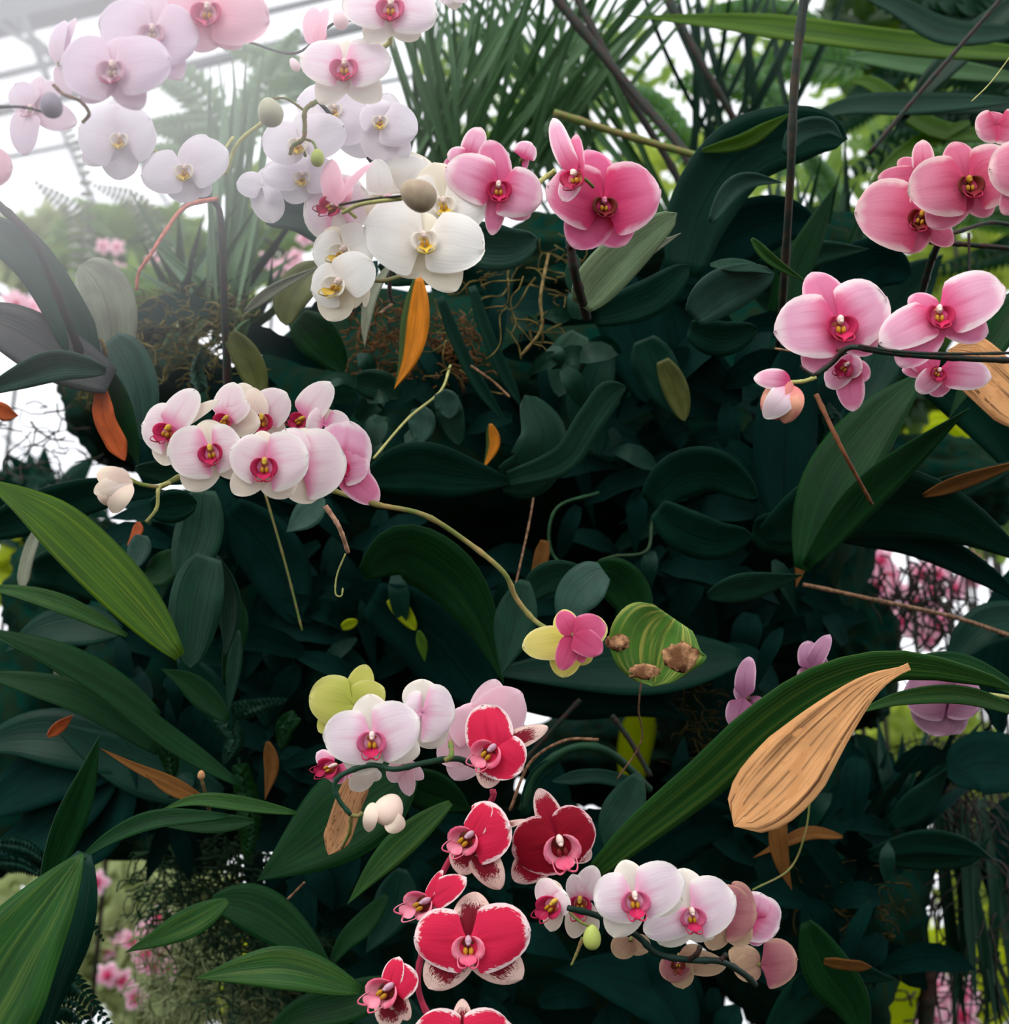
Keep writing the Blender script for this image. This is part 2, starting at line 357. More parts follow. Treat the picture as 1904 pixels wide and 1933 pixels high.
def flower(spray, kd, cx, cy, d, yaw=0, pitch=0, P=(), S=(), lip=None, k2=None):
    """cx, cy: where the column sits; P petals, S sepals as (tip x, tip y, full width[, skew]); lip = (size, turn in degrees)"""
    k = K[kd]; ty_, tp = math.tan(math.radians(yaw)), math.tan(math.radians(pitch))
    nrm = (RT*ty_+UP*tp-FW).normalized(); px = d/FPX
    def fr(x, y, z=0.0):
        dx, dy = x-cx, cy-y
        return at(x, y, d+(dx*ty_+dy*tp)*px)+nrm*(z*px)
    C0 = at(cx, cy, d)
    sz = max([math.hypot(p[0]-cx, p[1]-cy) for p in list(P)+list(S)] or [60])
    mb = MB()
    for q, s in enumerate(S):
        organ(mb, fr, (cx, cy), s[:2], s[2], 'sepal', -4-2*q, .05, .14, s[3] if len(s) > 3 else 0)
    # short flower stalk behind
    vs, fs = tube_v([C0-nrm*(t_*sz*.35*px)-UP*(t_*t_*sz*.12*px) for t_ in (0, .3, .6, 1)], [4.5*px, 4*px, 3.6*px, 3.4*px], 6); mb.add(vs, fs, None, 1)
    fo = mb.build('flower', [k['s'], stemg if kd not in ('white', 'lilac', 'rose') else stempl], spray, C0)
    for q, s in enumerate(P):
        m2 = MB(); organ(m2, fr, (cx, cy), s[:2], s[2], 'petal', 3+1.5*q, .1, .06, s[3] if len(s) > 3 else 0); m2.build('petal', k['p'], fo, C0)
    if lip:
        ls, la = lip[0], math.radians(lip[1] if len(lip) > 1 else 0); ca, sa = math.cos(la), math.sin(la)
        def lf(x, y, z): return fr(cx+x*ca-y*sa, cy-(x*sa+y*ca), z)  # local x right, y up
        m3 = MB()
        def sheet(fn, nu, nv, mi):
            vs = [lf(*fn(i/nu, j/nv)) for i in range(nu+1) for j in range(nv+1)]; m = nv+1
            m3.add(vs, [(i*m+j, i*m+j+1, (i+1)*m+j+1, (i+1)*m+j) for i in range(nu) for j in range(nv)], [(i/nu, j/nv) for i in range(nu+1) for j in range(nv+1)], mi)
        for sgn in (-1, 1):   # side lobes standing up and curving in around the column
            def side(u, v, sgn=sgn):
                a = math.radians(68-150*u); ww = math.sin(math.pi*min(1, u*.86+.1))
                rr = .24+(.16+.08*math.sin(3*u))*ww*(v*1.0) ; zz = .06+.34*math.sin(v*1.9)*ww
                return (sgn*ls*rr*math.cos(a)*1.15, ls*(-.13+rr*math.sin(a)*1.35), ls*zz)
            sheet(side, 9, 5, 0)
        # front lobe: arrow shaped with a raised keel
        def front(u, v):
            vv = v*2-1; wd = .08+.2*math.sin(math.pi*min(1, u*1.1))**.8 if u < .9 else .06
            return (ls*vv*wd, ls*(-.38-.32*u+.08*abs(vv)), ls*(.14+.3*math.sin(u*1.9)+.16*abs(vv)**2))
        sheet(front, 9, 6, 1)
        for sgn in (-1, 1):   # tendrils at its tip
            pw, rr = [], []
            for i in range(11):
                t_ = i/10; a = t_*3.6
                pw.append(lf(sgn*ls*(.04+.3*math.sin(a*.5)), ls*(-.68+.26*t_-.1*math.sin(a)), ls*(.42+.22*math.sin(a)))); rr.append(ls*.04*(1-.65*t_)*px)
            vs, fs = tube_v(pw, rr, 5); m3.add(vs, fs, None, 3)
        blob(m3, lf, 0, -ls*.16, ls*.02, ls*.27, ls*.36, ls*.07, 4, 14, 8)
        blob(m3, lf, -ls*.09, -ls*.24, ls*.22, ls*.08, ls*.13, ls*.1, 2); blob(m3, lf, ls*.09, -ls*.24, ls*.22, ls*.08, ls*.13, ls*.1, 2)
        m3.build('lip', [k['l'], k['f'], k['c'], k['t'], k.get('th', throat)], fo, C0)
        m4 = MB(); blob(m4, lf, 0, ls*.1, ls*.2, ls*.11, ls*.17, ls*.17, 0, 10, 8); blob(m4, lf, 0, ls*.02, ls*.33, ls*.07, ls*.06, ls*.06, 0)
        m4.build('column', k['k'], fo, C0)
    return fo
def bud(spray, x, y, d, rx, ry, ang, mat, seam=None, shells=()):
    px = d/FPX
    def fr(X, Y, z=0.0): return at(X, Y, d)-FW*(z*px)
    vs, fs = [], []; a0 = math.radians(ang); ca, sa = math.cos(a0), math.sin(a0); seg, rings = 18, 12
    for i in range(rings+1):
        th = math.pi*i/rings
        for k in range(seg):
            a = 2*math.pi*k/seg; g = 1-.06*max(0, math.cos(3*a+.9))**6
            e = math.sin(th)*(1-.16*math.cos(th)); X = e*math.cos(a)*rx*g; Y = math.cos(th)*ry
            vs.append(fr(x+X*ca-Y*sa, y-(X*sa+Y*ca), e*math.sin(a)*rx*g))
    for i in range(rings):
        for k in range(seg): fs.append((i*seg+k, i*seg+(k+1) % seg, (i+1)*seg+(k+1) % seg, (i+1)*seg+k))
    o = mesh('bud', vs, fs, mat, spray, at(x, y, d))
    for (bx, by, tx, ty, w_, m_) in shells:
        mb = MB(); organ(mb, fr, (bx, by), (tx, ty), w_, 'sepal', rx*.45, .35, .05)
        mb.build('sepal', m_, o, at(x, y, d))
    return o
# ================================================================ SETTING
def struct(o): o['kind'] = 'structure'; return o
# glasshouse floor far below, and the steel glazing bars of the roof
struct(mesh('floor', [(-9, -5, 0), (9, -5, 0), (9, 14, 0), (-9, 14, 0)], [(0, 1, 2, 3)], plain('earth', (60, 56, 44), .9, .1, nscale=3), None, (0, 4, 0), smooth=False))
def bar(name, p, q, wpx, dp=7.0):
    a, b = at(p[0], p[1], p[2] if len(p) > 2 else dp), at(q[0], q[1], q[2] if len(q) > 2 else dp); wd = wpx*dp/FPX/2
    t = (b-a).normalized(); s_ = t.cross(FW).normalized(); h_ = s_.cross(t)
    vs = [c+s_*i*wd+h_*j*wd*1.6 for c in (a, b) for i, j in ((-1, -1), (1, -1), (1, 1), (-1, 1))]
    return struct(mesh(name, vs, [(0, 1, 2, 3), (7, 6, 5, 4), (0, 4, 5, 1), (1, 5, 6, 2), (2, 6, 7, 3), (3, 7, 4, 0)], steel, smooth=False))
n_ = 1
for p, q, wd in (((-120, 62), (420, -62), 44), ((-120, 172), (640, -10), 9), ((-140, 242), (700, 45), 14), ((-100, 320), (900, 120), 6), ((-120, -20), (300, -120), 14)):
    bar('trim_%d' % n_, p, q, wd); n_ += 1
for p, q, wd in (((10, -60), (90, 150), 11), ((15, 30), (130, 125), 9), ((-60, 10), (150, 140), 9), ((115, 240), (215, 470), 7), ((240, 270), (340, 420), 6), ((-40, 360), (150, 560), 7), ((0, 820), (120, 900), 5), ((-20, 880), (60, 960), 5)):
    bar('trim_%d' % n_, p, q, wd, 6.6); n_ += 1

# ================================================================ FAR FOLIAGE
def crown(name, label, cat, x, y, rx, ry, d, n, lw, mat, seed, elong=2.6, thick=.35, group=None, ang=None, hole=0.0):
    """a leafy crown: many small leaves inside an ellipsoid, one mesh"""
    g0 = at(x, y+ry, d); g0.z = 0; r = random.Random(seed); t = empty(name, label, cat, g0, group or 'blurred shrubs and trees behind')
    vs, fs, uv = [], [], []; px = d/FPX
    for i in range(n):
        while True:
            a, b, c = r.uniform(-1, 1), r.uniform(-1, 1), r.uniform(-1, 1)
            if a*a+b*b+c*c <= 1: break
        if hole and noise.noise(Vector((a*2.2+seed, b*2.2, 0))) < hole-.5: continue
        p = at(x+a*rx, y+b*ry, d+c*rx*px*thick)
        al = r.uniform(0, 6.28) if ang is None else ang+r.gauss(0, .5)
        dr = (RT*math.cos(al)+UP*math.sin(al)+FW*r.uniform(-.6, .6)).normalized()
        sd = dr.cross((FW+RT*r.uniform(-.8, .8)+UP*r.uniform(-.8, .8)).normalized()).normalized()
        w_ = lw*px*r.uniform(.6, 1.2)/2; l_ = w_*elong*r.uniform(.8, 1.4); k = len(vs)
        mid = dr.cross(sd)*w_*.5
        vs += [p-dr*l_, p-dr*l_*.35+sd*w_*.85, p+dr*l_*.35+sd*w_*.8, p+dr*l_, p+dr*l_*.35-sd*w_*.8, p-dr*l_*.35-sd*w_*.85, p+mid]
        fs += [(k, k+1, k+6), (k+1, k+2, k+6), (k+2, k+3, k+6), (k+3, k+4, k+6), (k+4, k+5, k+6), (k+5, k, k+6)]
        uv += [(0, .5), (.3, 1), (.7, 1), (1, .5), (.7, 0), (.3, 0), (.5, .5)]
    mesh('foliage', vs, fs, M[mat] if isinstance(mat, str) else mat, t, None, uv)
    st = [g0, at(x, y+ry*.4, d), at(x+rx*.1, y-ry*.3, d)]
    vs, fs = tube_v([Vector(q) for q in st], [5*px, 4*px, 2*px], 6); mesh('stem', vs, fs, stemd, t)
    return t
farg = leaf_mat('far_green', (96, 132, 70), (124, 150, 80), .4, trans=.5, tcol=(156, 184, 84))
fary = leaf_mat('far_yellow_green', (140, 164, 60), (170, 186, 90), .4, trans=.5, tcol=(190, 206, 84))
farp = leaf_mat('far_pale', (160, 176, 120), (190, 196, 150), .4, trans=.5, tcol=(190, 200, 140))
fard = leaf_mat('far_dark', (24, 58, 26), (50, 84, 30), .4, trans=.35, tcol=(80, 110, 20))
farpk = petal_mat('far_pink', (222, 90, 130), (232, 150, 180), (246, 200, 214), .2, trans=.4)
CR = [
 # left
 ('shrub', 'pale green blurred shrub at the left under the white sky', 'shrub', 60, 470, 110, 70, 5.0, 170, 30, farp, 1),
 ('shrub', 'yellowish green blurred shrub behind the reddish dead flower spike', 'shrub', 250, 470, 160, 80, 4.4, 330, 26, farg, 2),
 ('shrub', 'light green blurred shrub behind the base of the strap leaf clump at left', 'shrub', 300, 560, 190, 50, 3.4, 240, 24, farg, 3),
 ('shrub', 'green blurred shrub left of the lowest white orchid bloom', 'shrub', 520, 430, 90, 120, 3.8, 150, 24, farg, 4),
 ('shrub', 'dark green shrub low at the left edge, left of the mossy mass', 'shrub', 60, 960, 120, 60, 2.6, 110, 40, 'dark', 5),
 # middle top
 ('tree', 'blurred light green tree behind the crossing palm blades', 'tree', 1170, 230, 150, 200, 6.0, 90, 20, farg, 6),
 ('tree', 'blurred yellow green tree low behind the dark crossing canes', 'tree', 1330, 340, 170, 90, 5.0, 100, 24, fary, 7),
 ('tree', 'hazy tree at the top, left of the crossing palm blades', 'tree', 900, 170, 130, 130, 6.5, 90, 22, farg, 8),
 ('tree', 'blurred tree with pale fronds at the top, behind the thin brown cane', 'tree', 1460, 120, 180, 160, 6.0, 70, 20, farg, 9),
 ('tree', 'dark green tree filling the upper right corner', 'tree', 1770, 60, 220, 180, 4.2, 150, 42, fard, 10),
 ('tree', 'green tree between the brown cane and the right pink orchids', 'tree', 1580, 330, 170, 140, 3.8, 100, 26, farg, 11),
 ('tree', 'dark green tree above the right hand pink orchids', 'tree', 1780, 250, 170, 90, 3.6, 80, 40, farg, 12),
 ('shrub', 'bright yellow green shrub between the two pink orchid sprays at right', 'shrub', 1770, 500, 170, 100, 3.6, 190, 28, fary, 13),
 ('shrub', 'dim green shrub behind the dark round leaf at right', 'shrub', 1560, 560, 130, 90, 2.6, 200, 36, 'green', 14),
 # right
 ('shrub', 'yellow leaved shrub at right below the bronze dead leaf', 'shrub', 1840, 850, 90, 70, 3.0, 40, 60, 'lime', 15),
 ('shrub', 'small green shrub at the right edge under the brown striped blades', 'shrub', 1870, 990, 50, 60, 3.0, 60, 26, farg, 16),
 ('shrub', 'yellow green blurred shrub below the mauve orchid at right', 'shrub', 1740, 1430, 130, 110, 3.6, 210, 40, fary, 17),
 ('shrub', 'pale yellow green shrub behind the hanging roots at the right edge', 'shrub', 1880, 1640, 100, 190, 3.8, 480, 28, fary, 18),
 ('shrub', 'yellow green shrub in the lower right corner', 'shrub', 1780, 1860, 150, 110, 3.4, 240, 36, 'lime', 19),
 ('shrub', 'yellow green shrub at the bottom left behind the fern', 'shrub', 140, 1740, 170, 190, 3.2, 480, 30, farp, 20),
 ('shrub', 'pale shrub behind the hanging grey moss at lower left', 'shrub', 300, 1780, 190, 170, 3.8, 700, 30, farp, 21),
 ('shrub', 'bright yellow green shrub under the striped leaf at the bottom', 'shrub', 560, 1880, 120, 70, 2.6, 130, 44, 'lime', 22),
 ('shrub', 'dark shrub behind the gap between the right orchids and the upright blades', 'shrub', 1680, 700, 110, 90, 2.8, 150, 44, fard, 24),
 ('shrub', 'yellow green shrub right of the upright blades, above the brown striped blade', 'shrub', 1790, 780, 110, 80, 3.2, 150, 44, fary, 25),
 ('shrub', 'yellow leaved shrub at the left edge beside the narrow grey leaf', 'shrub', 15, 1070, 40, 80, 2.6, 26, 50, 'lime', 23),
]
for c in CR: crown(*c[:11], c[11])
# far pink orchid clusters, a few pixels each bloom
def farspray(label, x, y, rx, ry, d, n, s, seed, kd='pink'):
    r = random.Random(seed); t = empty('orchid_spray', label, 'orchid', at(x, y+ry, d), 'blurred orchid sprays far behind')
    for i in range(n):
        cx, cy = x+r.uniform(-rx, rx), y+r.uniform(-ry, ry); mb = MB(); a0 = r.uniform(0, 6); px = d/FPX; zz = r.uniform(-.1, .1)
        def fr(X, Y, z=0.0, cx=cx, cy=cy, zz=zz): return at(X, Y, d+zz)-FW*z*px
        for q in range(5):
            a = a0+q*6.283/5; organ(mb, fr, (cx, cy), (cx+s*math.cos(a), cy+s*math.sin(a)), s*(.95 if q in (1, 4) else .6), 'petal', q, n=5, nv=4)
        blob(mb, fr, cx, cy, s*.2, s*.18, s*.25, s*.2, 1, 6, 4)
        mb.build('flower', [K[kd]['p'], pinklip], t, at(cx, cy, d))
    stem(t, [(x-rx, y-ry, d+.05), (x, y, d+.06), (x+rx, y+ry*1.2, d+.05)], 4, stemd)
farspray('blurred pink orchids behind the roots at right below the big dark leaf', 1710, 1130, 60, 75, 3.6, 22, 30, 31)
farspray('blurred pink orchids at right, beside the bright white gap', 1800, 1090, 40, 50, 3.8, 8, 28, 32)
farspray('blurred pink orchids at the left edge between two dark leaves', 60, 590, 70, 40, 3.4, 12, 26, 33, 'rose')
farspray('small blurred pink orchids behind the grey olive leaf', 245, 500, 60, 40, 3.6, 6, 18, 34, 'rose')
farspray('small blurred pink orchids left of the white orchid cluster', 540, 480, 40, 30, 3.6, 6, 18, 35, 'rose')
farspray('blurred pale pink orchid at the left edge above the black leaves', 25, 1330, 22, 20, 2.6, 3, 42, 36, 'blush')
farspray('magenta blurred orchids behind the narrow leaf at lower left', 160, 1590, 25, 80, 2.9, 9, 26, 37)
farspray('magenta blurred orchids behind the hanging grey moss', 260, 1810, 60, 80, 3.1, 20, 26, 38)
farspray('blurred pink orchids beside the dark stalk in the bottom right', 1790, 1880, 50, 50, 2.8, 8, 42, 39)
farspray('blurred pinkish orchids seen through the gap behind the red blooms', 1130, 1440, 90, 50, 3.0, 7, 26, 40, 'dusk')

# ================================================================ MOSSY MASS THE PLANTS GROW ON
def mound(label, x, y, d, rx, ry, rd, seed, name='mossy_mound', cat='moss'):
    vs, fs = [], []; seg, rings = 64, 40; px = d/FPX
    c = at(x, y, d+rd)
    for i in range(rings+1):
        th = math.pi*i/rings
        for k in range(seg):
            a = 2*math.pi*k/seg; q = Vector((math.sin(th)*math.cos(a), math.cos(th), math.sin(th)*math.sin(a)))
            nz = 1+.16*noise.noise(q*2.3+Vector((seed, 0, 0)))+.09*noise.noise(q*7+Vector((0, seed, 0)))+.05*noise.noise(q*19)
            vs.append(c+RT*q.x*rx*px*nz+UP*q.y*ry*px*nz+FW*q.z*rd*nz)
    for i in range(rings):
        for k in range(seg): fs.append((i*seg+k, i*seg+(k+1) % seg, (i+1)*seg+(k+1) % seg, (i+1)*seg+k))
    o = mesh(name, vs, fs, mossm, None, c); tag(o, label, cat, 'moss banks the plants grow on'); return o
mound('large dark moss bank filling the middle of the picture behind the big green leaves', 930, 830, 1.45, 640, 330, .34, 1)
mound('dark moss bank at right, behind the opened pink bud', 1370, 900, 1.5, 330, 420, .3, 2)
mound('dark moss bank at left, behind the hanging orchid leaves under the blush spray', 480, 1180, 1.5, 330, 330, .3, 3)
mound('dark moss bank just above the two toned yellow and pink bloom', 860, 1130, 1.6, 420, 200, .25, 4)
mound('dark moss bank in the lower right, behind the dead brown strap leaf', 1500, 1640, 1.55, 250, 330, .3, 5)
mound('dark moss bank along the bottom, behind the red and white orchids', 880, 1740, 1.6, 420, 260, .25, 6)
mound('dark moss bank at lower left above the hanging grey moss', 350, 1450, 1.6, 260, 190, .22, 7)
mound('dark moss bank at the left, behind the bright yellow green leaf', 180, 1120, 1.75, 160, 150, .2, 8)
mound('dark moss lump at left, behind the pale orchid buds', 290, 760, 1.75, 160, 150, .2, 9)
mound('dark moss clump at right, behind the broad dark leaf above the pink haze of blooms', 1740, 920, 1.8, 190, 110, .2, 10)
mound('dark moss bank behind the arch of dark stalks, between the two pink sprays', 1150, 1425, 2.0, 190, 92, .2, 11)
mound('brownish dark moss bank right of the lime leaf, left of the long green blade', 1345, 1340, 1.6, 110, 130, .2, 17)
mound('dark moss bank directly behind the pale pink and the upper red blooms', 830, 1430, 1.75, 170, 170, .2, 18)
mound('dark moss bank under the deep pink pair, behind the tan roots', 1120, 540, 1.55, 330, 135, .22, 12)
mound('dark moss bank at right, behind the rounded dusky leaf', 1470, 560, 1.6, 230, 170, .22, 13)
mound('dark moss bank at the left edge, behind the black leaves', 40, 1420, 1.9, 230, 250, .2, 14)
mound('dark moss bank at the bottom, right of the cream and pink spray', 1530, 1860, 1.7, 130, 150, .2, 15)
mound('dark moss bank at right, below the broad arching leaf', 1560, 1230, 1.75, 130, 170, .2, 16)
tr_b = at(900, 2050, 2.0); vs, fs = tube_v([Vector((tr_b.x, tr_b.y, z)) for z in (0, .4, .8, 1.2, 1.5)], [.5, .36, .32, .36, .42], 24)
tag(mesh('tree', vs, fs, mossm), 'mossy trunk below the picture that carries the whole bank', 'trunk')
# loose undergrowth: small dark leaves and moss tufts over the banks (nobody could count them)
def scatter(label, cat, name, areas, n, lw, mat, seed, elong=3.0, d0=1.4, d1=1.6):
    r = random.Random(seed); vs, fs, uv = [], [], []
    for i in range(n):
        a = r.choice(areas); x, y = r.uniform(a[0], a[2]), r.uniform(a[1], a[3]); d = r.uniform(d0, d1)+(a[4] if len(a) > 4 else 0)
        al = r.uniform(0, 6.28); L = lw*elong*r.uniform(.6, 1.3)
        P_ = [(x, y, d), (x+math.cos(al)*L*.5, y+math.sin(al)*L*.5-L*.08, d-.01), (x+math.cos(al)*L, y+math.sin(al)*L+L*.1, d+.01)]
        v, f, u, _ = leafmesh(P_, lw*r.uniform(.5, 1)*.6, r.choice(['oval', 'lance']), r.uniform(-.8, .8), .3, 5, 2)
        b = len(vs); vs += v; fs += [tuple(q+b for q in g) for g in f]; uv += u
    o = mesh(name, vs, fs, M[mat], None, None, uv); return tag(o, label, cat, kind='stuff')
AR = [(260, 560, 1500, 1120), (1150, 560, 1600, 1250), (240, 900, 760, 1480), (560, 1120, 980, 1280), (1330, 1450, 1700, 1900), (560, 1540, 1300, 1930), (160, 1360, 560, 1600)]
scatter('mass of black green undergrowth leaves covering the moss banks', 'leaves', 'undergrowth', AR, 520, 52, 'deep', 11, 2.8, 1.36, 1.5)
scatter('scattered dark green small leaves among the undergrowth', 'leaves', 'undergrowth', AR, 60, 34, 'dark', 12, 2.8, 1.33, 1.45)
scatter('bluish green small leaves left of the middle, under the orange leaf', 'leaves', 'small_leaves', [(690, 700, 900, 860), (640, 720, 760, 800), (1040, 580, 1120, 700)], 20, 40, 'tealm', 13, 1.7, 1.24, 1.3)

# tangled fibres
def tangle(label, name, cat, areas, n, r_, mat, seed, d0, d1, ln=90, drop=.5, pr=None):
    r = random.Random(seed); MBb = MB()
    for i in range(n):
        a = r.choice(areas); x, y, d = r.uniform(a[0], a[2]), r.uniform(a[1], a[3]), r.uniform(d0, d1)
        P_ = [(x, y, d)]; al = r.uniform(0, 6.28)
        for k in range(5):
            al += r.gauss(0, .8); x += math.cos(al)*ln/5*(1-drop*.5); y += (abs(math.sin(al))*drop+math.sin(al)*(1-drop))*ln/5; d += r.uniform(-.012, .012); P_.append((x, y, d))
        q = catmull(P_, 10); rr = r_*r.uniform(.5, 1.2)
        v, f = tube_v([at(*z) for z in q], [rr*z[2]/FPX for z in q], 4); MBb.add(v, f)
    o = MBb.build(name, [mat], None); return tag(o, label, cat, kind='stuff')
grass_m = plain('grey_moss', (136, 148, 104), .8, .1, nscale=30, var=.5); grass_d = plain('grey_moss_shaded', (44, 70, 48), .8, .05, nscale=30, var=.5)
tangle('pale grey green hanging moss at lower left, in front of the blurred pink blooms', 'hanging_moss', 'moss', [(250, 1640, 440, 1900), (300, 1780, 540, 1920)], 420, 1.6, grass_m, 21, 1.5, 1.75, 110, .7)
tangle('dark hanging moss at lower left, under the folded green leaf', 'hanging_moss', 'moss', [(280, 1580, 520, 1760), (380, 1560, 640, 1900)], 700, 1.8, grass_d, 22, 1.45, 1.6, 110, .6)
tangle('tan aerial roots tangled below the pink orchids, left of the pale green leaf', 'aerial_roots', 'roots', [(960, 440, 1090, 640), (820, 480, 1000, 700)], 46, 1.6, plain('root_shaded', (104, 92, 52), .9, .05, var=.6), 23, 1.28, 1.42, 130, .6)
tangle('brown root fibres left of the orange leaf', 'root_fibres', 'roots', [(650, 570, 790, 720), (800, 600, 900, 720)], 260, 1.5, plain('fibre_brown', (96, 66, 40), .9, .05), 24, 1.36, 1.46, 60, .3)
tangle('tan moss fibres around the base of the strap leaf clump at upper left', 'root_fibres', 'roots', [(220, 560, 450, 700), (150, 640, 230, 730)], 420, 1.7, plain('fibre_olive', (104, 96, 54), .9, .05, var=.6), 25, 1.36, 1.55, 80, .3)
tangle('dark branching twigs against the white sky at the left edge', 'twigs', 'twigs', [(-10, 760, 150, 900)], 26, 2.2, stemd, 30, 1.6, 1.9, 110, .4)
tangle('dark hanging roots at right, in front of the blurred pink blooms', 'hanging_roots', 'roots', [(1640, 1040, 1830, 1180)], 75, 2.6, stemd, 26, 1.7, 2.0, 150, .85)
tangle('dark fine roots hanging along the lower right edge', 'hanging_roots', 'roots', [(1780, 1380, 1904, 1850), (1700, 1380, 1850, 1560)], 230, 2.2, stemd, 27, 1.6, 2.0, 170, .85)
tangle('thin dark twigs at lower right, over the yellow leaf', 'twigs', 'twigs', [(1640, 1780, 1860, 1900)], 30, 2.6, stemd, 28, 1.8, 2.1, 150, .3)
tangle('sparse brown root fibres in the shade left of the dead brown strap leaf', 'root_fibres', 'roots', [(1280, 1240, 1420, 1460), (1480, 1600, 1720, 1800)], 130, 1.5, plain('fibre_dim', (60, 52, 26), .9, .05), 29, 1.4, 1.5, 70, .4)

# ================================================================ CLUMPS OF STRAP AND PALM LEAVES
def clump(label, cat, name, base, spread, tips, d, n, w_, mat, seed, curve=12, prof='blade', mats=None):
    r = random.Random(seed); t = empty(name, label, cat, at(base[0], base[1]+40, d))
    for i in range(n):
        bx, by = base[0]+r.uniform(-spread, spread), base[1]+r.uniform(0, 50); q = (i+.5+r.uniform(-.4, .4))/n
        tx = tips[0]+(tips[2]-tips[0])*q; ty = tips[1]+r.uniform(0, tips[3]-tips[1]); dd = d+r.uniform(-.12, .12)
        mx, my = (bx+tx)/2+r.uniform(-curve, curve), (by+ty)/2
        leaf(t, r.choice(mats) if mats else mat, w_*r.uniform(.55, 1.15), prof, [(bx, by, dd), (mx, my, dd-.03), (tx, ty, dd+r.uniform(-.1, .1))], tilt=r.uniform(-.9, .9), fold=.5, wav=0)
    return t
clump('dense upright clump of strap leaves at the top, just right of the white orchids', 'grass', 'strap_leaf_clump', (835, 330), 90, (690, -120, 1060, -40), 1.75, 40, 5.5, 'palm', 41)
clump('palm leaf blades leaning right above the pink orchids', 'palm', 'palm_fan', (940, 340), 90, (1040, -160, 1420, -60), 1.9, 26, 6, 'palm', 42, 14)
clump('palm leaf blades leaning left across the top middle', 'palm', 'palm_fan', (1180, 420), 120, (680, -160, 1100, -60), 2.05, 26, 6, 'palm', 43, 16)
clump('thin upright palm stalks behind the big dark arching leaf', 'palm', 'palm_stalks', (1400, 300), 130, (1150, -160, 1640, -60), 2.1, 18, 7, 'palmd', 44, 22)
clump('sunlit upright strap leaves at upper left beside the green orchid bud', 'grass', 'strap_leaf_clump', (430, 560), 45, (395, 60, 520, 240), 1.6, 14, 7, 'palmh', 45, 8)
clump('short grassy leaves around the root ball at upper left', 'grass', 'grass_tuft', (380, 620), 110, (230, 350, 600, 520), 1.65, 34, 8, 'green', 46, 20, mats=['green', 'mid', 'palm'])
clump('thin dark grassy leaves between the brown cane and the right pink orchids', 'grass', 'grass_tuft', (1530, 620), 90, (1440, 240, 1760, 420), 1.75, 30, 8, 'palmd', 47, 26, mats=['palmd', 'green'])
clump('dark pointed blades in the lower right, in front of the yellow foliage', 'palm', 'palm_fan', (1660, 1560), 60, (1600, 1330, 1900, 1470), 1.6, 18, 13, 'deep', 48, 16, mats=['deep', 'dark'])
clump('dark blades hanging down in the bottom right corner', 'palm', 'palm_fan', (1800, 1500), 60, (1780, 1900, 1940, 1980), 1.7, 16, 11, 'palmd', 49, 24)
# feathery fronds
def frond(parent, pts, L, w_, mat, n=26, ang=60, droop=.15, seed=1, both=True, taper=True):
    r = random.Random(seed); P_ = catmull(pts, n); mb = MB()
    for i in range(1, n+1):
        a, b = P_[max(0, i-1)], P_[min(n, i+1)]; tx, ty = b[0]-a[0], b[1]-a[1]; l_ = math.hypot(tx, ty) or 1; tx /= l_; ty /= l_
        u = i/n; LL = L*(1-u**2.2*.85 if taper else 1)*(.5+.5*min(1, u*4))
        for sg in ((1, -1) if both else (1,)):
            an = math.radians(ang)*sg; dx, dy = tx*math.cos(an)-ty*math.sin(an), tx*math.sin(an)+ty*math.cos(an)
            p = P_[i]; q = [(p[0], p[1], p[2]), (p[0]+dx*LL*.5, p[1]+dy*LL*.5, p[2]-.004), (p[0]+dx*LL+tx*LL*.1, p[1]+dy*LL+LL*droop, p[2]+.008)]
            v, f, uv, rm = leafmesh(q, w_*(.6+.4*(1-u)), 'lance', r.uniform(-.4, .6), .2, 5, 2); mb.add(v, f, uv)
    v, f = tube_v([at(*p) for p in P_], [w_*.28*(1.2-i/n)*p[2]/FPX for i, p in enumerate(P_)], 5); mb.add(v, f)
    return mb.build('frond', [M[mat]], parent)
t = empty('fern', 'pale feathery palm fronds at upper left behind the hazy white orchids', 'fern', at(430, 300, 2.4))
for i, (p, L) in enumerate((([(440, 330), (370, 170), (250, 120)], 60), ([(440, 330), (380, 250), (270, 235)], 55), ([(430, 300), (500, 160), (560, 60)], 60), ([(440, 360), (350, 300), (240, 290)], 50), ([(600, 200), (540, 130), (420, 80)], 55))):
    frond(t, [(a, b, 2.4+.05*i) for a, b in p], L, 12, 'palmh', 18, 62, .1, i)
t = empty('fern', 'thin fern frond against the white sky at left, above the root ball', 'fern', at(160, 560, 2.3))
frond(t, [(150, 600, 2.3), (150, 420, 2.3), (70, 345, 2.3)], 34, 6, 'farp' if 'farp' in M else 'grey', 20, 75, .3, 7)
frond(t, [(170, 560, 2.3), (160, 330, 2.3), (110, 200, 2.3)], 20, 5, 'grey', 20, 60, .3, 8)
frond(t, [(330, 520, 2.2), (270, 390, 2.2), (180, 350, 2.2)], 34, 5, 'grey', 20, 75, .3, 9)
t = empty('palm', 'dark palm fronds in the upper right corner', 'palm', at(1904, 60, 2.0))
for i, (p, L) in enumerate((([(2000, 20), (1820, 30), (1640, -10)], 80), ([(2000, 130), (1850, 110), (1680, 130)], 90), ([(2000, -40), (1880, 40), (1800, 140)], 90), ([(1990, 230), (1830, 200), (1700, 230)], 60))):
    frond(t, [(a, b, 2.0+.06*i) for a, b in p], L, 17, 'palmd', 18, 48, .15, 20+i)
t = empty('palm', 'dark fine palm fronds above and left of the dusky pink orchids at right', 'palm', at(1904, 300, 2.3))
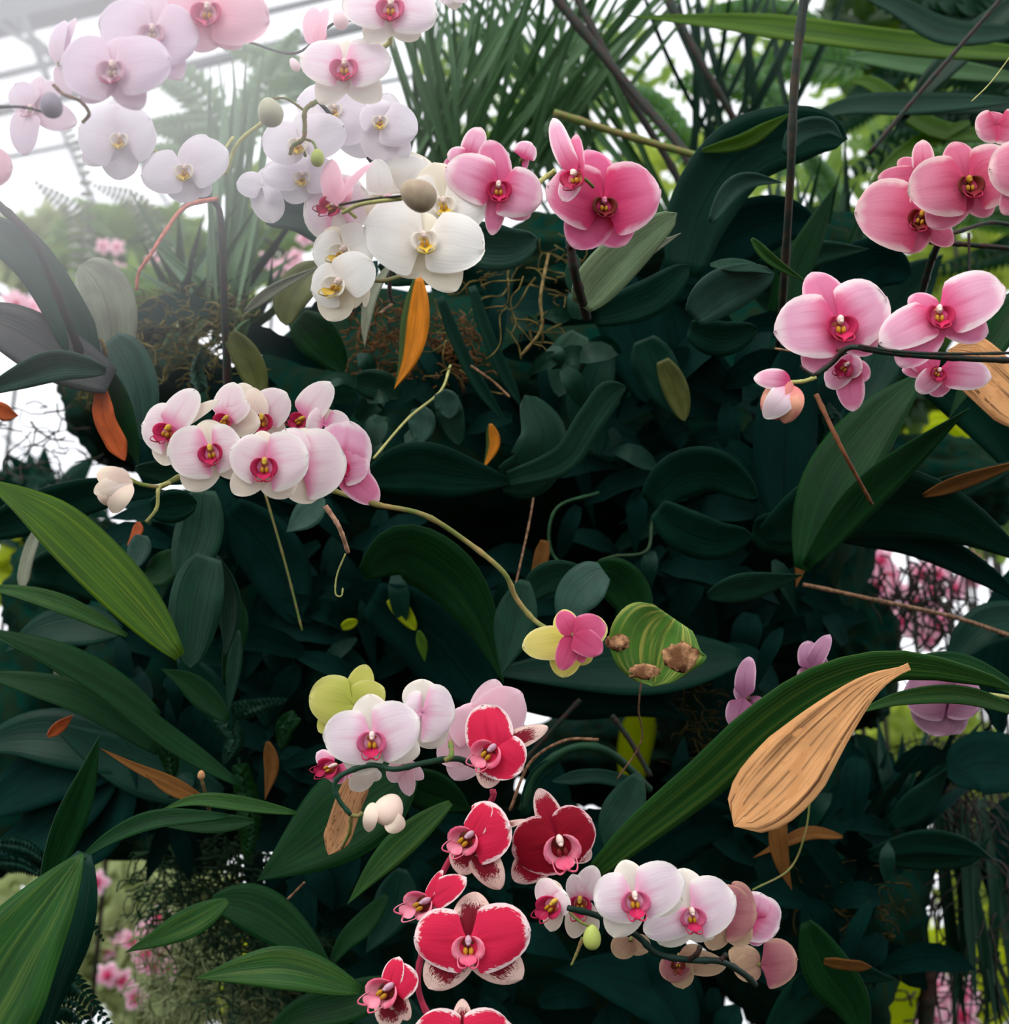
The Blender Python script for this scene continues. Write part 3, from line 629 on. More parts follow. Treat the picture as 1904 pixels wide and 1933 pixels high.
for i, (p, L) in enumerate((([(1990, 330), (1850, 290), (1690, 330)], 60), ([(1990, 260), (1840, 200), (1650, 260)], 70), ([(1960, 180), (1780, 230), (1600, 330)], 60), ([(1960, 430), (1850, 400), (1700, 420)], 46), ([(1700, 120), (1620, 200), (1500, 290)], 50), ([(1990, 400), (1900, 470), (1740, 520)], 46), ([(1600, 460), (1560, 340), (1500, 270)], 40))):
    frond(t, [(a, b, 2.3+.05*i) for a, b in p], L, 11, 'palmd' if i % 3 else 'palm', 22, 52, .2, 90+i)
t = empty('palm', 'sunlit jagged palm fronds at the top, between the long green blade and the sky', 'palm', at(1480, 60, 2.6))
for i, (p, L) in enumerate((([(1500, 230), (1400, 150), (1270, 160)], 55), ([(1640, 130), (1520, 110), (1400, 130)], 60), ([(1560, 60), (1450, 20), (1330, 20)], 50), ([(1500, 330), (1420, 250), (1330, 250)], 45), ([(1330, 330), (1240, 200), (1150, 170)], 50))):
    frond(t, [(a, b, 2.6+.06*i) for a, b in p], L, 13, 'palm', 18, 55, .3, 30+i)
t = empty('fern', 'dark fern fronds in the bottom left corner below the broad folded leaf', 'fern', at(60, 1933, 1.15))
for i, (p, L) in enumerate((([(20, 1880), (100, 1820), (190, 1910)], 34), ([(30, 1950), (120, 1850), (215, 1945)], 36), ([(10, 2000), (120, 1900), (200, 1990)], 34))):
    frond(t, [(a, b, 1.2+.03*i) for a, b in p], L, 7, 'dark', 24, 75, .3, 40+i)
t = empty('fern', 'small dark fern fronds poking out from behind the broad folded leaf at lower left', 'fern', at(120, 1720, 1.3))
for i, (p, L) in enumerate((([(110, 1700), (150, 1670), (178, 1700)], 16), ([(105, 1720), (150, 1720), (195, 1775)], 18), ([(-10, 1590), (50, 1600), (100, 1635)], 22), ([(-10, 1625), (40, 1630), (85, 1655)], 20))):
    frond(t, [(a, b, 1.25) for a, b in p], L, 6, 'dark', 16, 75, .3, 50+i)
t = empty('fern', 'mid green serrated fern leaves left of the yellow green bloom', 'fern', at(440, 1330, 1.3))
for i, (p, L) in enumerate((([(410, 1350), (470, 1335), (535, 1322)], 24), ([(410, 1350), (440, 1390), (425, 1438)], 30), ([(560, 1350), (540, 1370), (530, 1412)], 26), ([(300, 1390), (320, 1430), (325, 1470)], 24), ([(450, 1430), (470, 1540), (465, 1620)], 34))):
    frond(t, [(a, b, 1.3) for a, b in p], L, 11, 'tealm' if i < 2 else 'green', 14, 52, .25, 60+i)
t = empty('fern', 'dark fern fronds in the shade behind the right blade leaf', 'fern', at(1540, 930, 1.4))
for i, (p, L) in enumerate((([(1550, 760), (1570, 810), (1540, 870)], 28), ([(1560, 850), (1530, 880), (1500, 920)], 30), ([(1480, 800), (1500, 900), (1560, 960)], 28))):
    frond(t, [(a, b, 1.38) for a, b in p], L, 10, 'dark', 14, 60, .2, 70+i)
t = empty('fern', 'small light green lobed fern at left beside the black stalk', 'fern', at(450, 690, 1.3))
frond(t, [(440, 650, 1.3), (455, 625, 1.3), (470, 605, 1.3)], 16, 9, 'mid', 8, 60, -.1, 81)
frond(t, [(385, 740, 1.34), (372, 700, 1.34), (380, 660, 1.34)], 20, 11, 'tealm', 8, 60, .2, 82)

# ================================================================ CANES AND BARE STALKS
def single(label, cat, name, pts, r, mat, r2=None):
    o = stem(None, pts, r, mat, name, r2, n=26); return tag(o, label, cat)
single('thick dark cane slanting down from the top middle to the big arching leaf', 'cane', 'cane', [(1035, -20, 1.7), (1200, 180, 1.65), (1300, 300, 1.6), (1400, 480, 1.55)], 9, stemd)
single('dark cane crossing the thick one, starting further right at the top', 'cane', 'cane', [(1080, -20, 1.75), (1180, 170, 1.7), (1270, 320, 1.7), (1310, 420, 1.7)], 7, stemd)
single('dark thin cane from the top above the long green blade', 'cane', 'cane', [(1250, -20, 1.9), (1330, 130, 1.85), (1400, 250, 1.85)], 7, stemd)
single('upright reddish brown cane at upper right, in front of the green blade', 'cane', 'cane', [(1520, -20, 1.1), (1500, 150, 1.1), (1492, 330, 1.12), (1478, 560, 1.2), (1470, 650, 1.3)], 9, plain('cane_brown', (62, 52, 40), nscale=60, col2=(30, 42, 36)), 7)
single('thin dark stalk slanting up to the right above the right pink orchids', 'stalk', 'stalk', [(1640, 290, 1.3), (1740, 170, 1.3), (1870, 20, 1.3), (1910, -30, 1.3)], 4.5, stemd)
single('fine pale straw at the right edge above the pink orchids', 'straw', 'straw', [(1833, 192, 1.0), (1870, 155, 1.0), (1915, 95, 1.0)], 1.3, stempl)
single('green cane arching right from behind the leftmost deep pink bloom', 'cane', 'cane', [(1045, 212, 1.5), (1180, 255, 1.5), (1340, 300, 1.5), (1420, 315, 1.5)], 7, stemg)
single('black dead flower stalk standing at upper left', 'stalk', 'stalk', [(436, 840, 1.25), (425, 620, 1.22), (418, 440, 1.2), (408, 385, 1.2), (370, 372, 1.18), (330, 410, 1.16)], 8, stemd, 4)
single('withered reddish flower spike hanging from the black stalk at upper left', 'flower spike', 'dead_spike', [(410, 375, 1.19), (350, 390, 1.15), (310, 440, 1.12), (285, 480, 1.1), (262, 515, 1.1), (258, 548, 1.1)], 4.5, stemr, 3)
single('slanting dark stalk at the left edge in front of the grey olive leaf', 'stalk', 'stalk', [(-10, 380, 1.1), (60, 450, 1.1), (110, 560, 1.12), (160, 690, 1.15)], 8, stemd)
single('pale twisted stem from the hazy white bloom up to the green bud', 'stem', 'twisted_stem', [(425, 330, 1.0), (450, 270, 1.0), (500, 228, 1.0)], 4, stempl)
single('black flower stalk below the deep pink blooms, in front of the pale green leaf', 'stalk', 'stalk', [(1075, 450, 1.06), (1086, 520, 1.07), (1108, 600, 1.12)], 9, stemd)
single('short broken pale twig under the blush orchid spray', 'twig', 'twig', [(614, 955, 1.02), (640, 995, 1.02), (657, 1042, 1.04)], 5, plain('twig_pale', (214, 170, 140), nscale=150, col2=(170, 126, 100)), 4)
single('green curly tendril hanging under the broken twig', 'tendril', 'tendril', [(652, 1045, 1.05), (636, 1085, 1.05), (633, 1120, 1.05), (644, 1125, 1.05), (647, 1110, 1.05)], 1.6, stempl)
single('thin greenish tendril left of the middle, curving down from the roots', 'tendril', 'tendril', [(850, 690, 1.3), (830, 740, 1.25), (770, 790, 1.2), (705, 865, 1.12)], 2.4, stempl)
single('thin brown root running down right of the long orchid stem', 'root', 'root', [(1012, 895, 1.25), (1000, 980, 1.22), (970, 1120, 1.2), (945, 1260, 1.2)], 2.2, stemb)
single('thin green root hanging down left of the broken twig', 'root', 'root', [(500, 930, 1.2), (540, 1070, 1.2), (570, 1190, 1.2)], 2.2, stemg)
single('brown thorny twig above the dark V shaped leaf', 'twig', 'twig', [(888, 690, 1.25), (930, 720, 1.25), (962, 750, 1.25)], 2.4, stemb)
single('pale root loop hanging in the shade above the pale green leaf tip', 'root', 'root', [(1035, 480, 1.3), (1020, 560, 1.28), (1022, 620, 1.28), (985, 670, 1.28)], 3, rootm)
single('long horizontal brown stem at right below the big dark leaf', 'stem', 'bare_stem', [(1515, 1103, 1.3), (1640, 1130, 1.3), (1800, 1165, 1.35), (1920, 1205, 1.4)], 4, stemb)
single('brown straight stick leaning against the right blade leaf', 'stick', 'stick', [(1540, 745, 1.12), (1590, 850, 1.1), (1646, 952, 1.12)], 5, plain('stick_brown', (120, 72, 40), nscale=120), 3)
single('thick dark green arching stalk above the darkest red bloom', 'stalk', 'stalk', [(985, 1530, 1.2), (1010, 1460, 1.2), (1080, 1412, 1.2), (1150, 1420, 1.2), (1225, 1490, 1.25)], 8, plain('stalk_green', (14, 60, 34), nscale=40), 8)
single('thin brown stalk arching beside the dark green one', 'stalk', 'stalk', [(962, 1530, 1.17), (1000, 1440, 1.17), (1065, 1398, 1.17), (1130, 1396, 1.17)], 3, stemb)
single('straight black stalk leaning right above the red blooms', 'stalk', 'stalk', [(985, 1440, 1.35), (1040, 1380, 1.35), (1095, 1320, 1.35)], 5, stemd)
single('straight black stalk leaning left, in front of the lime leaf', 'stalk', 'stalk', [(1155, 1350, 1.32), (1190, 1400, 1.32), (1228, 1465, 1.32)], 5, stemd)
single('thin drooping root beside the dead brown strap leaf at lower right', 'root', 'root', [(1530, 1490, 1.2), (1520, 1570, 1.2), (1490, 1640, 1.2), (1420, 1680, 1.15)], 1.8, stemg)
single('pale fine root hanging from the curled yellow green leaf', 'root', 'root', [(1210, 1285, 1.12), (1205, 1340, 1.15), (1210, 1400, 1.2), (1165, 1470, 1.2)], 1.6, stemb)
single('fine orange brown root near the lower left of the big dull leaf', 'root', 'root', [(575, 1665, 1.15), (540, 1700, 1.15), (517, 1720, 1.15)], 2.2, stemb)
single('thick dark woody trunk in the bottom right corner', 'trunk', 'trunk', [(1752, 1790, 1.7), (1752, 1860, 1.7), (1745, 1960, 1.7)], 15, plain('trunk_dark', (24, 36, 24), nscale=40, col2=(60, 40, 30)))
single('dark stalk at right under the upper pink orchids, leaning left', 'stalk', 'stalk', [(1780, 440, 1.2), (1755, 500, 1.25), (1730, 590, 1.3)], 7, stemd)
single('thin dark vine at right crossing behind the upper pink orchids', 'vine', 'vine', [(1740, 455, 1.25), (1830, 462, 1.25), (1920, 470, 1.25)], 5, stemd)
single('hanging thin dark aerial root at right of the pink orchids', 'root', 'root', [(1828, 440, 1.15), (1828, 520, 1.15), (1818, 560, 1.15)], 2.5, stemd)
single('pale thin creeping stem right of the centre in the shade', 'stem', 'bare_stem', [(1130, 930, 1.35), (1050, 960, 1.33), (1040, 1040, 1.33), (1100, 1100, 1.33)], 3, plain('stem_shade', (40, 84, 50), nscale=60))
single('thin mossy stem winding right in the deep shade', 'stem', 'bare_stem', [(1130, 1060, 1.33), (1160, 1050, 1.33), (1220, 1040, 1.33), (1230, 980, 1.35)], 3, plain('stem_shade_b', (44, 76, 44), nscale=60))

# ================================================================ FOLIAGE PLANTS
def plant(name, label, x, y, d, cat='plant', group='leafy plants growing on the moss'): return empty(name, label, cat, at(x, y, d), group)
p = plant('broad_leaf_plant', 'plant at the upper left edge with broad grey green and purplish leaves', 190, 720, 1.2)
leaf(p, 'tealm', 40, 'strap', [(170, 690), (125, 590), (50, 480), (-60, 400)], .3, .3, 1.15)
leaf(p, 'grey', 56, 'oval', [(215, 690), (205, 590), (180, 530), (150, 500)], .5, .3, 1.22, lab='pale grey olive drooping leaf')
leaf(p, 'purple', 54, 'oval', [(210, 720), (110, 670), (20, 620), (-70, 590)], .4, .2, 1.14, lab='purplish dark leaf')
leaf(p, 'teal', 30, 'lance', [(200, 700), (110, 690), (30, 715), (-60, 755)], -.3, .3, 1.1)
leaf(p, 'dark', 34, 'strap', [(180, 700), (140, 620), (110, 560), (115, 530)], .3, .3, 1.2)
leaf(p, 'teal', 44, 'oval', [(208, 640), (238, 680), (262, 750), (268, 830)], -.4, .3, 1.18)
leaf(p, 'rust', 20, 'strap', [(190, 735), (197, 790), (216, 830), (236, 870)], .2, .2, 1.14, lab='orange decayed leaf half')
leaf(p, 'green', 24, 'lance', [(208, 700), (222, 760), (245, 830), (262, 880)], .2, .2, 1.15)
leaf(p, 'rust', 16, 'lance', [(-20, 760), (10, 780), (35, 785)], .2, .2, 1.2)
stem(p, [(190, 640, 1.17), (200, 670, 1.17), (185, 700, 1.18), (205, 730, 1.18)], 4, rootm, 'root')
p = plant('orchid_plant', 'orchid plant with dusky teal leaves behind the white orchid spray', 720, 560, 1.35)
leaf(p, 'teal', 42, 'oval', [(500, 405), (570, 400), (640, 440), (700, 480)], .4, .3, 1.26)
leaf(p, 'teal', 46, 'oval', [(850, 450), (900, 462), (960, 468), (1015, 450)], .4, .3, 1.2)
leaf(p, 'olive', 34, 'oval', [(610, 505), (572, 530), (545, 570), (540, 615)], .3, .3, 1.26, lab='olive brown leaf')
leaf(p, 'grey', 11, 'lance', [(462, 588), (520, 545), (610, 500)], .3, .3, 1.24)
leaf(p, 'grey', 12, 'lance', [(735, 500), (702, 555), (690, 610), (688, 655)], .3, .3, 1.2)
leaf(p, 'tealm', 40, 'oval', [(720, 520), (780, 500), (830, 530)], .4, .3, 1.25)
leaf(p, 'orange', 27, 'lance', [(790, 520), (784, 600), (772, 670), (744, 735)], .15, .15, 1.18, lab='orange and green dying leaf')
leaf(p, 'green', 40, 'oval', [(560, 600), (600, 640), (650, 700)], .4, .3, 1.32)
leaf(p, 'dark', 12, 'strap', [(830, 560), (860, 640), (900, 720), (955, 800)], .3, .3, 1.28)
leaf(p, 'dark', 12, 'strap', [(890, 540), (915, 620), (950, 700), (985, 770)], .3, .3, 1.28)
leaf(p, 'olive', 27, 'oval', [(432, 630), (462, 670), (482, 715), (492, 760)], .3, .3, 1.22, lab='spotted olive leaf')
p = plant('orchid_plant', 'orchid plant with a pale sage green leaf below the deep pink blooms', 1100, 600, 1.25)
leaf(p, 'light', 44, 'oval', [(1096, 578), (1130, 530), (1200, 460), (1278, 402)], .35, .18, 1.1, lab='pale sage green leaf')
leaf(p, 'grey', 18, 'lance', [(1110, 560), (1180, 500), (1285, 440)], .3, .2, 1.14)
leaf(p, 'tealm', 16, 'lance', [(1085, 480), (1082, 530), (1098, 580)], .3, .3, 1.13)
leaf(p, 'dark', 36, 'oval', [(1120, 600), (1230, 560), (1300, 500)], .3, .2, 1.25)
p = plant('orchid_plant', 'orchid plant with a rounded dusky green leaf left of the right pink bloom', 1330, 620, 1.25)
leaf(p, 'teal', 44, 'oval', [(1308, 600), (1350, 560), (1400, 535), (1462, 516)], .4, .2, 1.16)
leaf(p, 'tealm', 13, 'lance', [(1340, 500), (1380, 500), (1420, 505), (1460, 518)], -.4, .1, 1.15)
leaf(p, 'mid', 11, 'lance', [(1418, 450), (1455, 490), (1525, 535)], .4, .4, 1.12)
leaf(p, 'dark', 34, 'oval', [(1300, 620), (1360, 640), (1430, 620)], .4, .2, 1.24)
p = plant('broad_leaf_plant', 'plant with a huge dark arching leaf right of the crossing canes', 1300, 560, 1.4)
leaf(p, 'dark', 66, 'oval', [(1290, 520), (1320, 400), (1400, 290), (1520, 250), (1600, 262)], .3, .15, 1.3, lab='huge dark arching leaf')
leaf(p, 'teal', 20, 'lance', [(1340, 420), (1380, 360), (1420, 340), (1478, 345)], .4, .3, 1.24)
leaf(p, 'bright', 15, 'lance', [(1325, 285), (1400, 268), (1450, 240), (1495, 212)], .4, .2, 1.28)
leaf(p, 'teal', 22, 'lance', [(1480, 290), (1510, 250), (1560, 240), (1590, 262)], .4, .2, 1.26)
leaf(p, 'green', 28, 'lance', [(1480, 640), (1500, 520), (1540, 430), (1575, 350)], .4, .2, 1.3)
leaf(p, 'tealm', 26, 'lance', [(1470, 520), (1540, 480), (1640, 470)], .4, .2, 1.35)
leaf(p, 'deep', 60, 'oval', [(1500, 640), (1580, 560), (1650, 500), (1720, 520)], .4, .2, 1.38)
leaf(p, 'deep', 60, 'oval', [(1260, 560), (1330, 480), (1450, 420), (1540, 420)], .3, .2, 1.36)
p = plant('palm', 'palm with long sunlit green blades crossing the top right', 1904, 160, 1.6, 'palm')
leaf(p, 'bright', 24, 'blade', [(1960, 105), (1700, 80), (1420, 45), (1180, 30)], .4, .4, 1.55)
leaf(p, 'palmd', 22, 'lance', [(1960, 200), (1800, 195), (1650, 200), (1540, 215)], .4, .3, 1.6)
leaf(p, 'palm', 20, 'lance', [(1940, 150), (1790, 130), (1650, 110), (1590, 110)], .4, .3, 1.65)
leaf(p, 'bright', 20, 'lance', [(1900, 260), (1760, 240), (1650, 160), (1600, 155)], .4, .3, 1.7)
leaf(p, 'palmd', 26, 'lance', [(1940, 60), (1790, 60), (1690, 10), (1600, -20)], .4, .3, 1.5)
leaf(p, 'bright', 18, 'lance', [(1830, 230), (1740, 270), (1680, 310), (1640, 350)], .4, .3, 1.7)
leaf(p, 'palmd', 26, 'lance', [(1960, -30), (1850, 60), (1750, 160), (1680, 260)], .4, .3, 1.6)
leaf(p, 'palmd', 22, 'lance', [(1904, 190), (1720, 195), (1600, 200), (1490, 240)], .4, .3, 1.45)
p = plant('broad_leaf_plant', 'plant with V shaped dark green leaves near the middle of the picture', 1000, 900, 1.25)
leaf(p, 'tealm', 27, 'strap', [(960, 905), (1060, 870), (1110, 800), (1150, 745), (1182, 730)], .3, .2, 1.2)
leaf(p, 'tealm', 50, 'oval', [(945, 905), (1000, 890), (1025, 820), (990, 745)], .5, .2, 1.22)
leaf(p, 'dark', 52, 'lance', [(690, 905), (780, 885), (880, 900), (980, 912)], .4, .2, 1.22)
leaf(p, 'tealm', 26, 'oval', [(850, 748), (850, 790), (868, 840)], .4, .2, 1.24)
leaf(p, 'teal', 26, 'oval', [(790, 770), (796, 800), (790, 838)], .4, .2, 1.24)
leaf(p, 'teal', 24, 'oval', [(830, 740), (845, 765), (850, 790)], .4, .2, 1.23)
leaf(p, 'tealm', 30, 'oval', [(670, 720), (720, 730), (755, 750)], .4, .2, 1.26)
leaf(p, 'orange', 13, 'lance', [(925, 800), (930, 840), (912, 885)], .3, .2, 1.3, lab='small orange leaf in the shade')
leaf(p, 'tealm', 36, 'oval', [(1095, 630), (1070, 680), (1055, 750)], .5, .2, 1.3)
leaf(p, 'dark', 42, 'oval', [(1140, 660), (1110, 760), (1130, 860)], .3, .2, 1.34)
p = plant('orchid_plant', 'orchid plant with shaded oval leaves right of the middle', 1300, 940, 1.35)
leaf(p, 'olive', 24, 'oval', [(1250, 680), (1275, 735), (1292, 795)], .5, .2, 1.3, lab='dark olive leaf with a yellowed edge')
leaf(p, 'dark', 42, 'oval', [(1215, 640), (1240, 700), (1290, 790)], .3, .2, 1.32)
leaf(p, 'dark', 46, 'oval', [(1225, 950), (1280, 900), (1350, 890), (1430, 940)], .5, .2, 1.26)
leaf(p, 'dark', 42, 'oval', [(1240, 960), (1290, 1000), (1350, 1020), (1420, 1010)], .5, .2, 1.25)
leaf(p, 'tealm', 27, 'lance', [(1335, 1125), (1390, 1112), (1450, 1100), (1515, 1085)], .6, .2, 1.22)
leaf(p, 'dark', 40, 'oval', [(1420, 1000), (1470, 1010), (1520, 1030)], .5, .2, 1.28)
leaf(p, 'deep', 60, 'oval', [(1260, 560), (1300, 680), (1400, 760)], .3, .2, 1.38)
leaf(p, 'deep', 60, 'oval', [(1130, 500), (1200, 640), (1220, 760)], .3, .2, 1.36)
leaf(p, 'brown', 11, 'lance', [(1505, 1035), (1510, 1070), (1502, 1110)], .3, .2, 1.25)
p = plant('broad_leaf_plant', 'plant with long upright green blades below the right pink orchids', 1520, 1080, 1.3)
leaf(p, 'deep', 60, 'lance', [(1480, 1010), (1480, 850), (1500, 700), (1560, 540)], .4, .15, 1.3)
leaf(p, 'green', 62, 'lance', [(1512, 1075), (1570, 920), (1660, 790), (1760, 690)], -.5, .15, 1.2)
leaf(p, 'green', 34, 'lance', [(1520, 1070), (1620, 950), (1720, 860), (1830, 770)], .5, .3, 1.18)
leaf(p, 'dark', 74, 'lance', [(1440, 1010), (1600, 950), (1780, 970), (1960, 1070)], .5, .1, 1.25, lab='broad dark leaf arching to the right edge')
leaf(p, 'dark', 52, 'lance', [(1700, 690), (1800, 730), (1880, 820), (1960, 960)], .4, .2, 1.3)
leaf(p, 'green', 36, 'lance', [(1960, 540), (1900, 600), (1850, 680), (1790, 790)], .4, .2, 1.22)
leaf(p, 'dark', 40, 'lance', [(1700, 610), (1660, 700), (1600, 800)], .4, .2, 1.32)
leaf(p, 'tan', 52, 'strap', [(1960, 800), (1890, 735), (1840, 690), (1790, 660)], .4, .1, 1.12, lab='dead tan leaf at the right edge')
leaf(p, 'tan', 10, 'lance', [(1590, 650), (1650, 640), (1730, 660)], .3, .2, 1.14)
leaf(p, 'dark', 26, 'lance', [(1720, 940), (1820, 915), (1960, 860)], .4, .4, 1.26)
leaf(p, 'brown', 14, 'lance', [(1742, 936), (1830, 905), (1950, 865)], .5, .4, 1.22, lab='brown edged dry blade')
leaf(p, 'deep', 30, 'lance', [(1560, 1010), (1720, 1020), (1850, 1080), (1960, 1160)], .4, .2, 1.3)
leaf(p, 'dark', 40, 'oval', [(1960, 1170), (1860, 1180), (1790, 1250)], .4, .2, 1.4)
leaf(p, 'dark', 60, 'lance', [(1640, 650), (1700, 560), (1780, 480)], .4, .2, 1.6)
p = plant('broad_leaf_plant', 'plant with folded green leaves just above the two toned yellow and pink bloom', 1060, 1160, 1.3)
leaf(p, 'green', 56, 'lance', [(684, 1084), (760, 1040), (850, 1090), (910, 1180), (950, 1290)], .5, .15, 1.2, lab='broad bent leaf with a paler upper edge')
leaf(p, 'tealm', 40, 'lance', [(990, 1095), (975, 1160), (962, 1215), (946, 1275)], .4, .2, 1.14)
leaf(p, 'teal', 42, 'oval', [(1140, 1078), (1110, 1100), (1082, 1135), (1068, 1190)], .5, .2, 1.13)
leaf(p, 'green', 42, 'oval', [(1120, 1080), (1165, 1095), (1195, 1140), (1190, 1200)], .4, .2, 1.18)
leaf(p, 'tealm', 32, 'lance', [(990, 1130), (1030, 1095), (1080, 1085), (1130, 1090)], .4, .2, 1.2)
leaf(p, 'brown', 14, 'strap', [(1028, 1020), (1018, 1070), (1012, 1110)], .4, .2, 1.26)
leaf(p, 'dark', 60, 'lance', [(1400, 1240), (1250, 1250), (1100, 1260), (900, 1270)], .4, .2, 1.36)
leaf(p, 'deep', 70, 'oval', [(700, 1130), (800, 1190), (880, 1280), (900, 1330)], .4, .2, 1.34)
leaf(p, 'deep', 62, 'lance', [(900, 1290), (1050, 1295), (1180, 1310), (1300, 1360)], .4, .2, 1.4)
p = plant('orchid_plant', 'orchid plant with oval sea green leaves hanging below the blush spray', 380, 1000, 1.3)
leaf(p, 'tealm', 46, 'oval', [(385, 925), (378, 990), (362, 1050), (340, 1098)], .4, .15, 1.16)
leaf(p, 'tealm', 50, 'oval', [(395, 1050), (375, 1110), (362, 1190), (360, 1262)], .4, .15, 1.14)
leaf(p, 'tealm', 24, 'lance', [(405, 1050), (428, 1120), (432, 1180), (425, 1240)], .4, .2, 1.18)
leaf(p, 'dark', 32, 'oval', [(285, 962), (330, 955), (372, 950)], .4, .2, 1.14)
leaf(p, 'teal', 22, 'oval', [(268, 1010), (262, 1040), (248, 1075)], .4, .2, 1.2)
leaf(p, 'tealm', 22, 'lance', [(255, 885), (330, 895), (400, 905)], .4, .2, 1.2)
leaf(p, 'green', 30, 'lance', [(340, 1040), (300, 1080), (265, 1100)], .4, .2, 1.2)
leaf(p, 'teal', 27, 'lance', [(610, 940), (575, 975), (540, 1005)], .4, .2, 1.2)
leaf(p, 'dark', 40, 'lance', [(-40, 1010), (60, 970), (200, 930), (330, 930)], .4, .2, 1.3)
leaf(p, 'deep', 60, 'oval', [(430, 960), (520, 1060), (560, 1180)], .4, .2, 1.36)
leaf(p, 'rust', 10, 'lance', [(262, 985), (258, 1005), (240, 1030)], .3, .2, 1.22)
leaf(p, 'tealm', 14, 'lance', [(450, 1190), (440, 1270), (430, 1350)], .3, .2, 1.24)
p = plant('broad_leaf_plant', 'plant at the left edge with a bright yellow green sunlit blade', 420, 1350, 1.3)
leaf(p, 'bright', 52, 'lance', [(340, 1240), (250, 1130), (130, 1010), (50, 950), (-40, 900)], .5, .15, 1.08, lab='bright yellow green sunlit blade')
leaf(p, 'mid', 18, 'lance', [(240, 1200), (130, 1145), (40, 1118), (-60, 1105)], .5, .3, 1.16)
leaf(p, 'green', 26, 'lance', [(430, 1360), (390, 1320), (350, 1285), (302, 1262)], .3, .2, 1.18)
leaf(p, 'green', 22, 'lance', [(450, 1480), (330, 1400), (180, 1290), (-40, 1180)], .6, .3, 1.2)
leaf(p, 'green', 34, 'lance', [(300, 1350), (200, 1290), (90, 1230), (-60, 1180)], .6, .2, 1.24)
leaf(p, 'green', 30, 'lance', [(300, 1420), (180, 1330), (60, 1290), (-60, 1270)], .5, .2, 1.22)
leaf(p, 'dark', 40, 'lance', [(230, 1190), (160, 1180), (80, 1190), (10, 1230)], .5, .2, 1.32)
leaf(p, 'dark', 42, 'oval', [(60, 1080), (130, 1080), (220, 1130)], .5, .2, 1.4)
leaf(p, 'grey', 12, 'strap', [(70, 1000), (50, 1060), (40, 1120)], .4, .2, 1.3)
leaf(p, 'dark', 34, 'lance', [(340, 1240), (400, 1320), (440, 1420)], .4, .2, 1.3)
leaf(p, 'green', 20, 'lance', [(425, 1290), (450, 1180), (455, 1130)], .4, .2, 1.26)
leaf(p, 'grey', 26, 'oval', [(105, 1258), (150, 1275), (190, 1310)], .4, .2, 1.5)
p = plant('broad_leaf_plant', 'plant with black green leaves spreading at the left edge below the straps', 150, 1560, 1.45)
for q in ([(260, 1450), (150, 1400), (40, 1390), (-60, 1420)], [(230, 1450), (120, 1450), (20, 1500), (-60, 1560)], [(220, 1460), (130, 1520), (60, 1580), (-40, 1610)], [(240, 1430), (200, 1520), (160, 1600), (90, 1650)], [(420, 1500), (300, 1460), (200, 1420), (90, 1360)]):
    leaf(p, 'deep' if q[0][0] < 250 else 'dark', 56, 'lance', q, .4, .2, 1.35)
leaf(p, 'green', 30, 'lance', [(80, 1680), (125, 1570), (160, 1480), (188, 1388)], .4, .3, 1.12, lab='narrow upright green blade')
leaf(p, 'brown', 12, 'lance', [(395, 1515), (330, 1480), (260, 1450), (188, 1412)], .4, .3, 1.16, lab='dry brown narrow leaf')
leaf(p, 'brown', 10, 'lance', [(390, 1518), (320, 1490), (275, 1462)], .4, .3, 1.15)
leaf(p, 'rust', 11, 'lance', [(90, 1390), (115, 1370), (138, 1350)], .4, .3, 1.25)
leaf(p, 'brown', 14, 'lance', [(505, 1400), (512, 1450), (500, 1510)], .4, .3, 1.25)
bud(p, 380, 1463, 1.15, 7, 9, 0, plain('bud_tan', (216, 160, 110)))
stem(p, [(380, 1470, 1.15), (388, 1500, 1.16), (395, 1530, 1.2)], 3, rootm, 'bud_stalk')
p = plant('broad_leaf_plant', 'plant whose broad folded grey green leaf hangs in the bottom left corner', 420, 1540, 1.1)
leaf(p, 'dark', 62, 'lance', [(160, 1610), (120, 1730), (90, 1850), (70, 2000)], .3, .2, 1.05)
leaf(p, 'mid', 104, 'fan', [(156, 1612), (95, 1700), (20, 1810), (-60, 1950), (-160, 2150)], .45, .1, 1.0, lab='broad ribbed grey green leaf blade')
leaf(p, 'green', 18, 'lance', [(430, 1540), (300, 1545), (210, 1580), (130, 1640)], .4, .3, 1.05)
leaf(p, 'mid', 15, 'lance', [(560, 1535), (450, 1516), (370, 1510), (300, 1530)], .4, .3, 1.08)
leaf(p, 'green', 18, 'lance', [(480, 1550), (380, 1555), (240, 1545)], .4, .3, 1.12)
p = plant('broad_leaf_plant', 'plant with wide dull green leaves under the pink and white spray', 800, 1560, 1.25)
leaf(p, 'green', 84, 'lance', [(780, 1450), (690, 1510), (590, 1590), (484, 1664)], .4, .1, 1.16, lab='wide dull leaf with yellowish streaks')
leaf(p, 'mid', 28, 'lance', [(850, 1515), (770, 1580), (710, 1640), (655, 1708)], .4, .15, 1.1)
leaf(p, 'green', 40, 'lance', [(740, 1470), (800, 1490), (850, 1510), (890, 1530)], .4, .2, 1.2)
leaf(p, 'tanb', 26, 'strap', [(690, 1450), (660, 1510), (640, 1570), (620, 1614)], .4, .2, 1.05, lab='dead spotted tan leaf')
leaf(p, 'green', 22, 'lance', [(730, 1690), (690, 1740), (650, 1780), (612, 1842)], .4, .2, 1.16)
leaf(p, 'dark', 40, 'lance', [(760, 1640), (740, 1720), (690, 1800)], .4, .2, 1.3)
p = plant('broad_leaf_plant', 'plant with striped green leaves pointing left along the bottom', 660, 1860, 1.25)
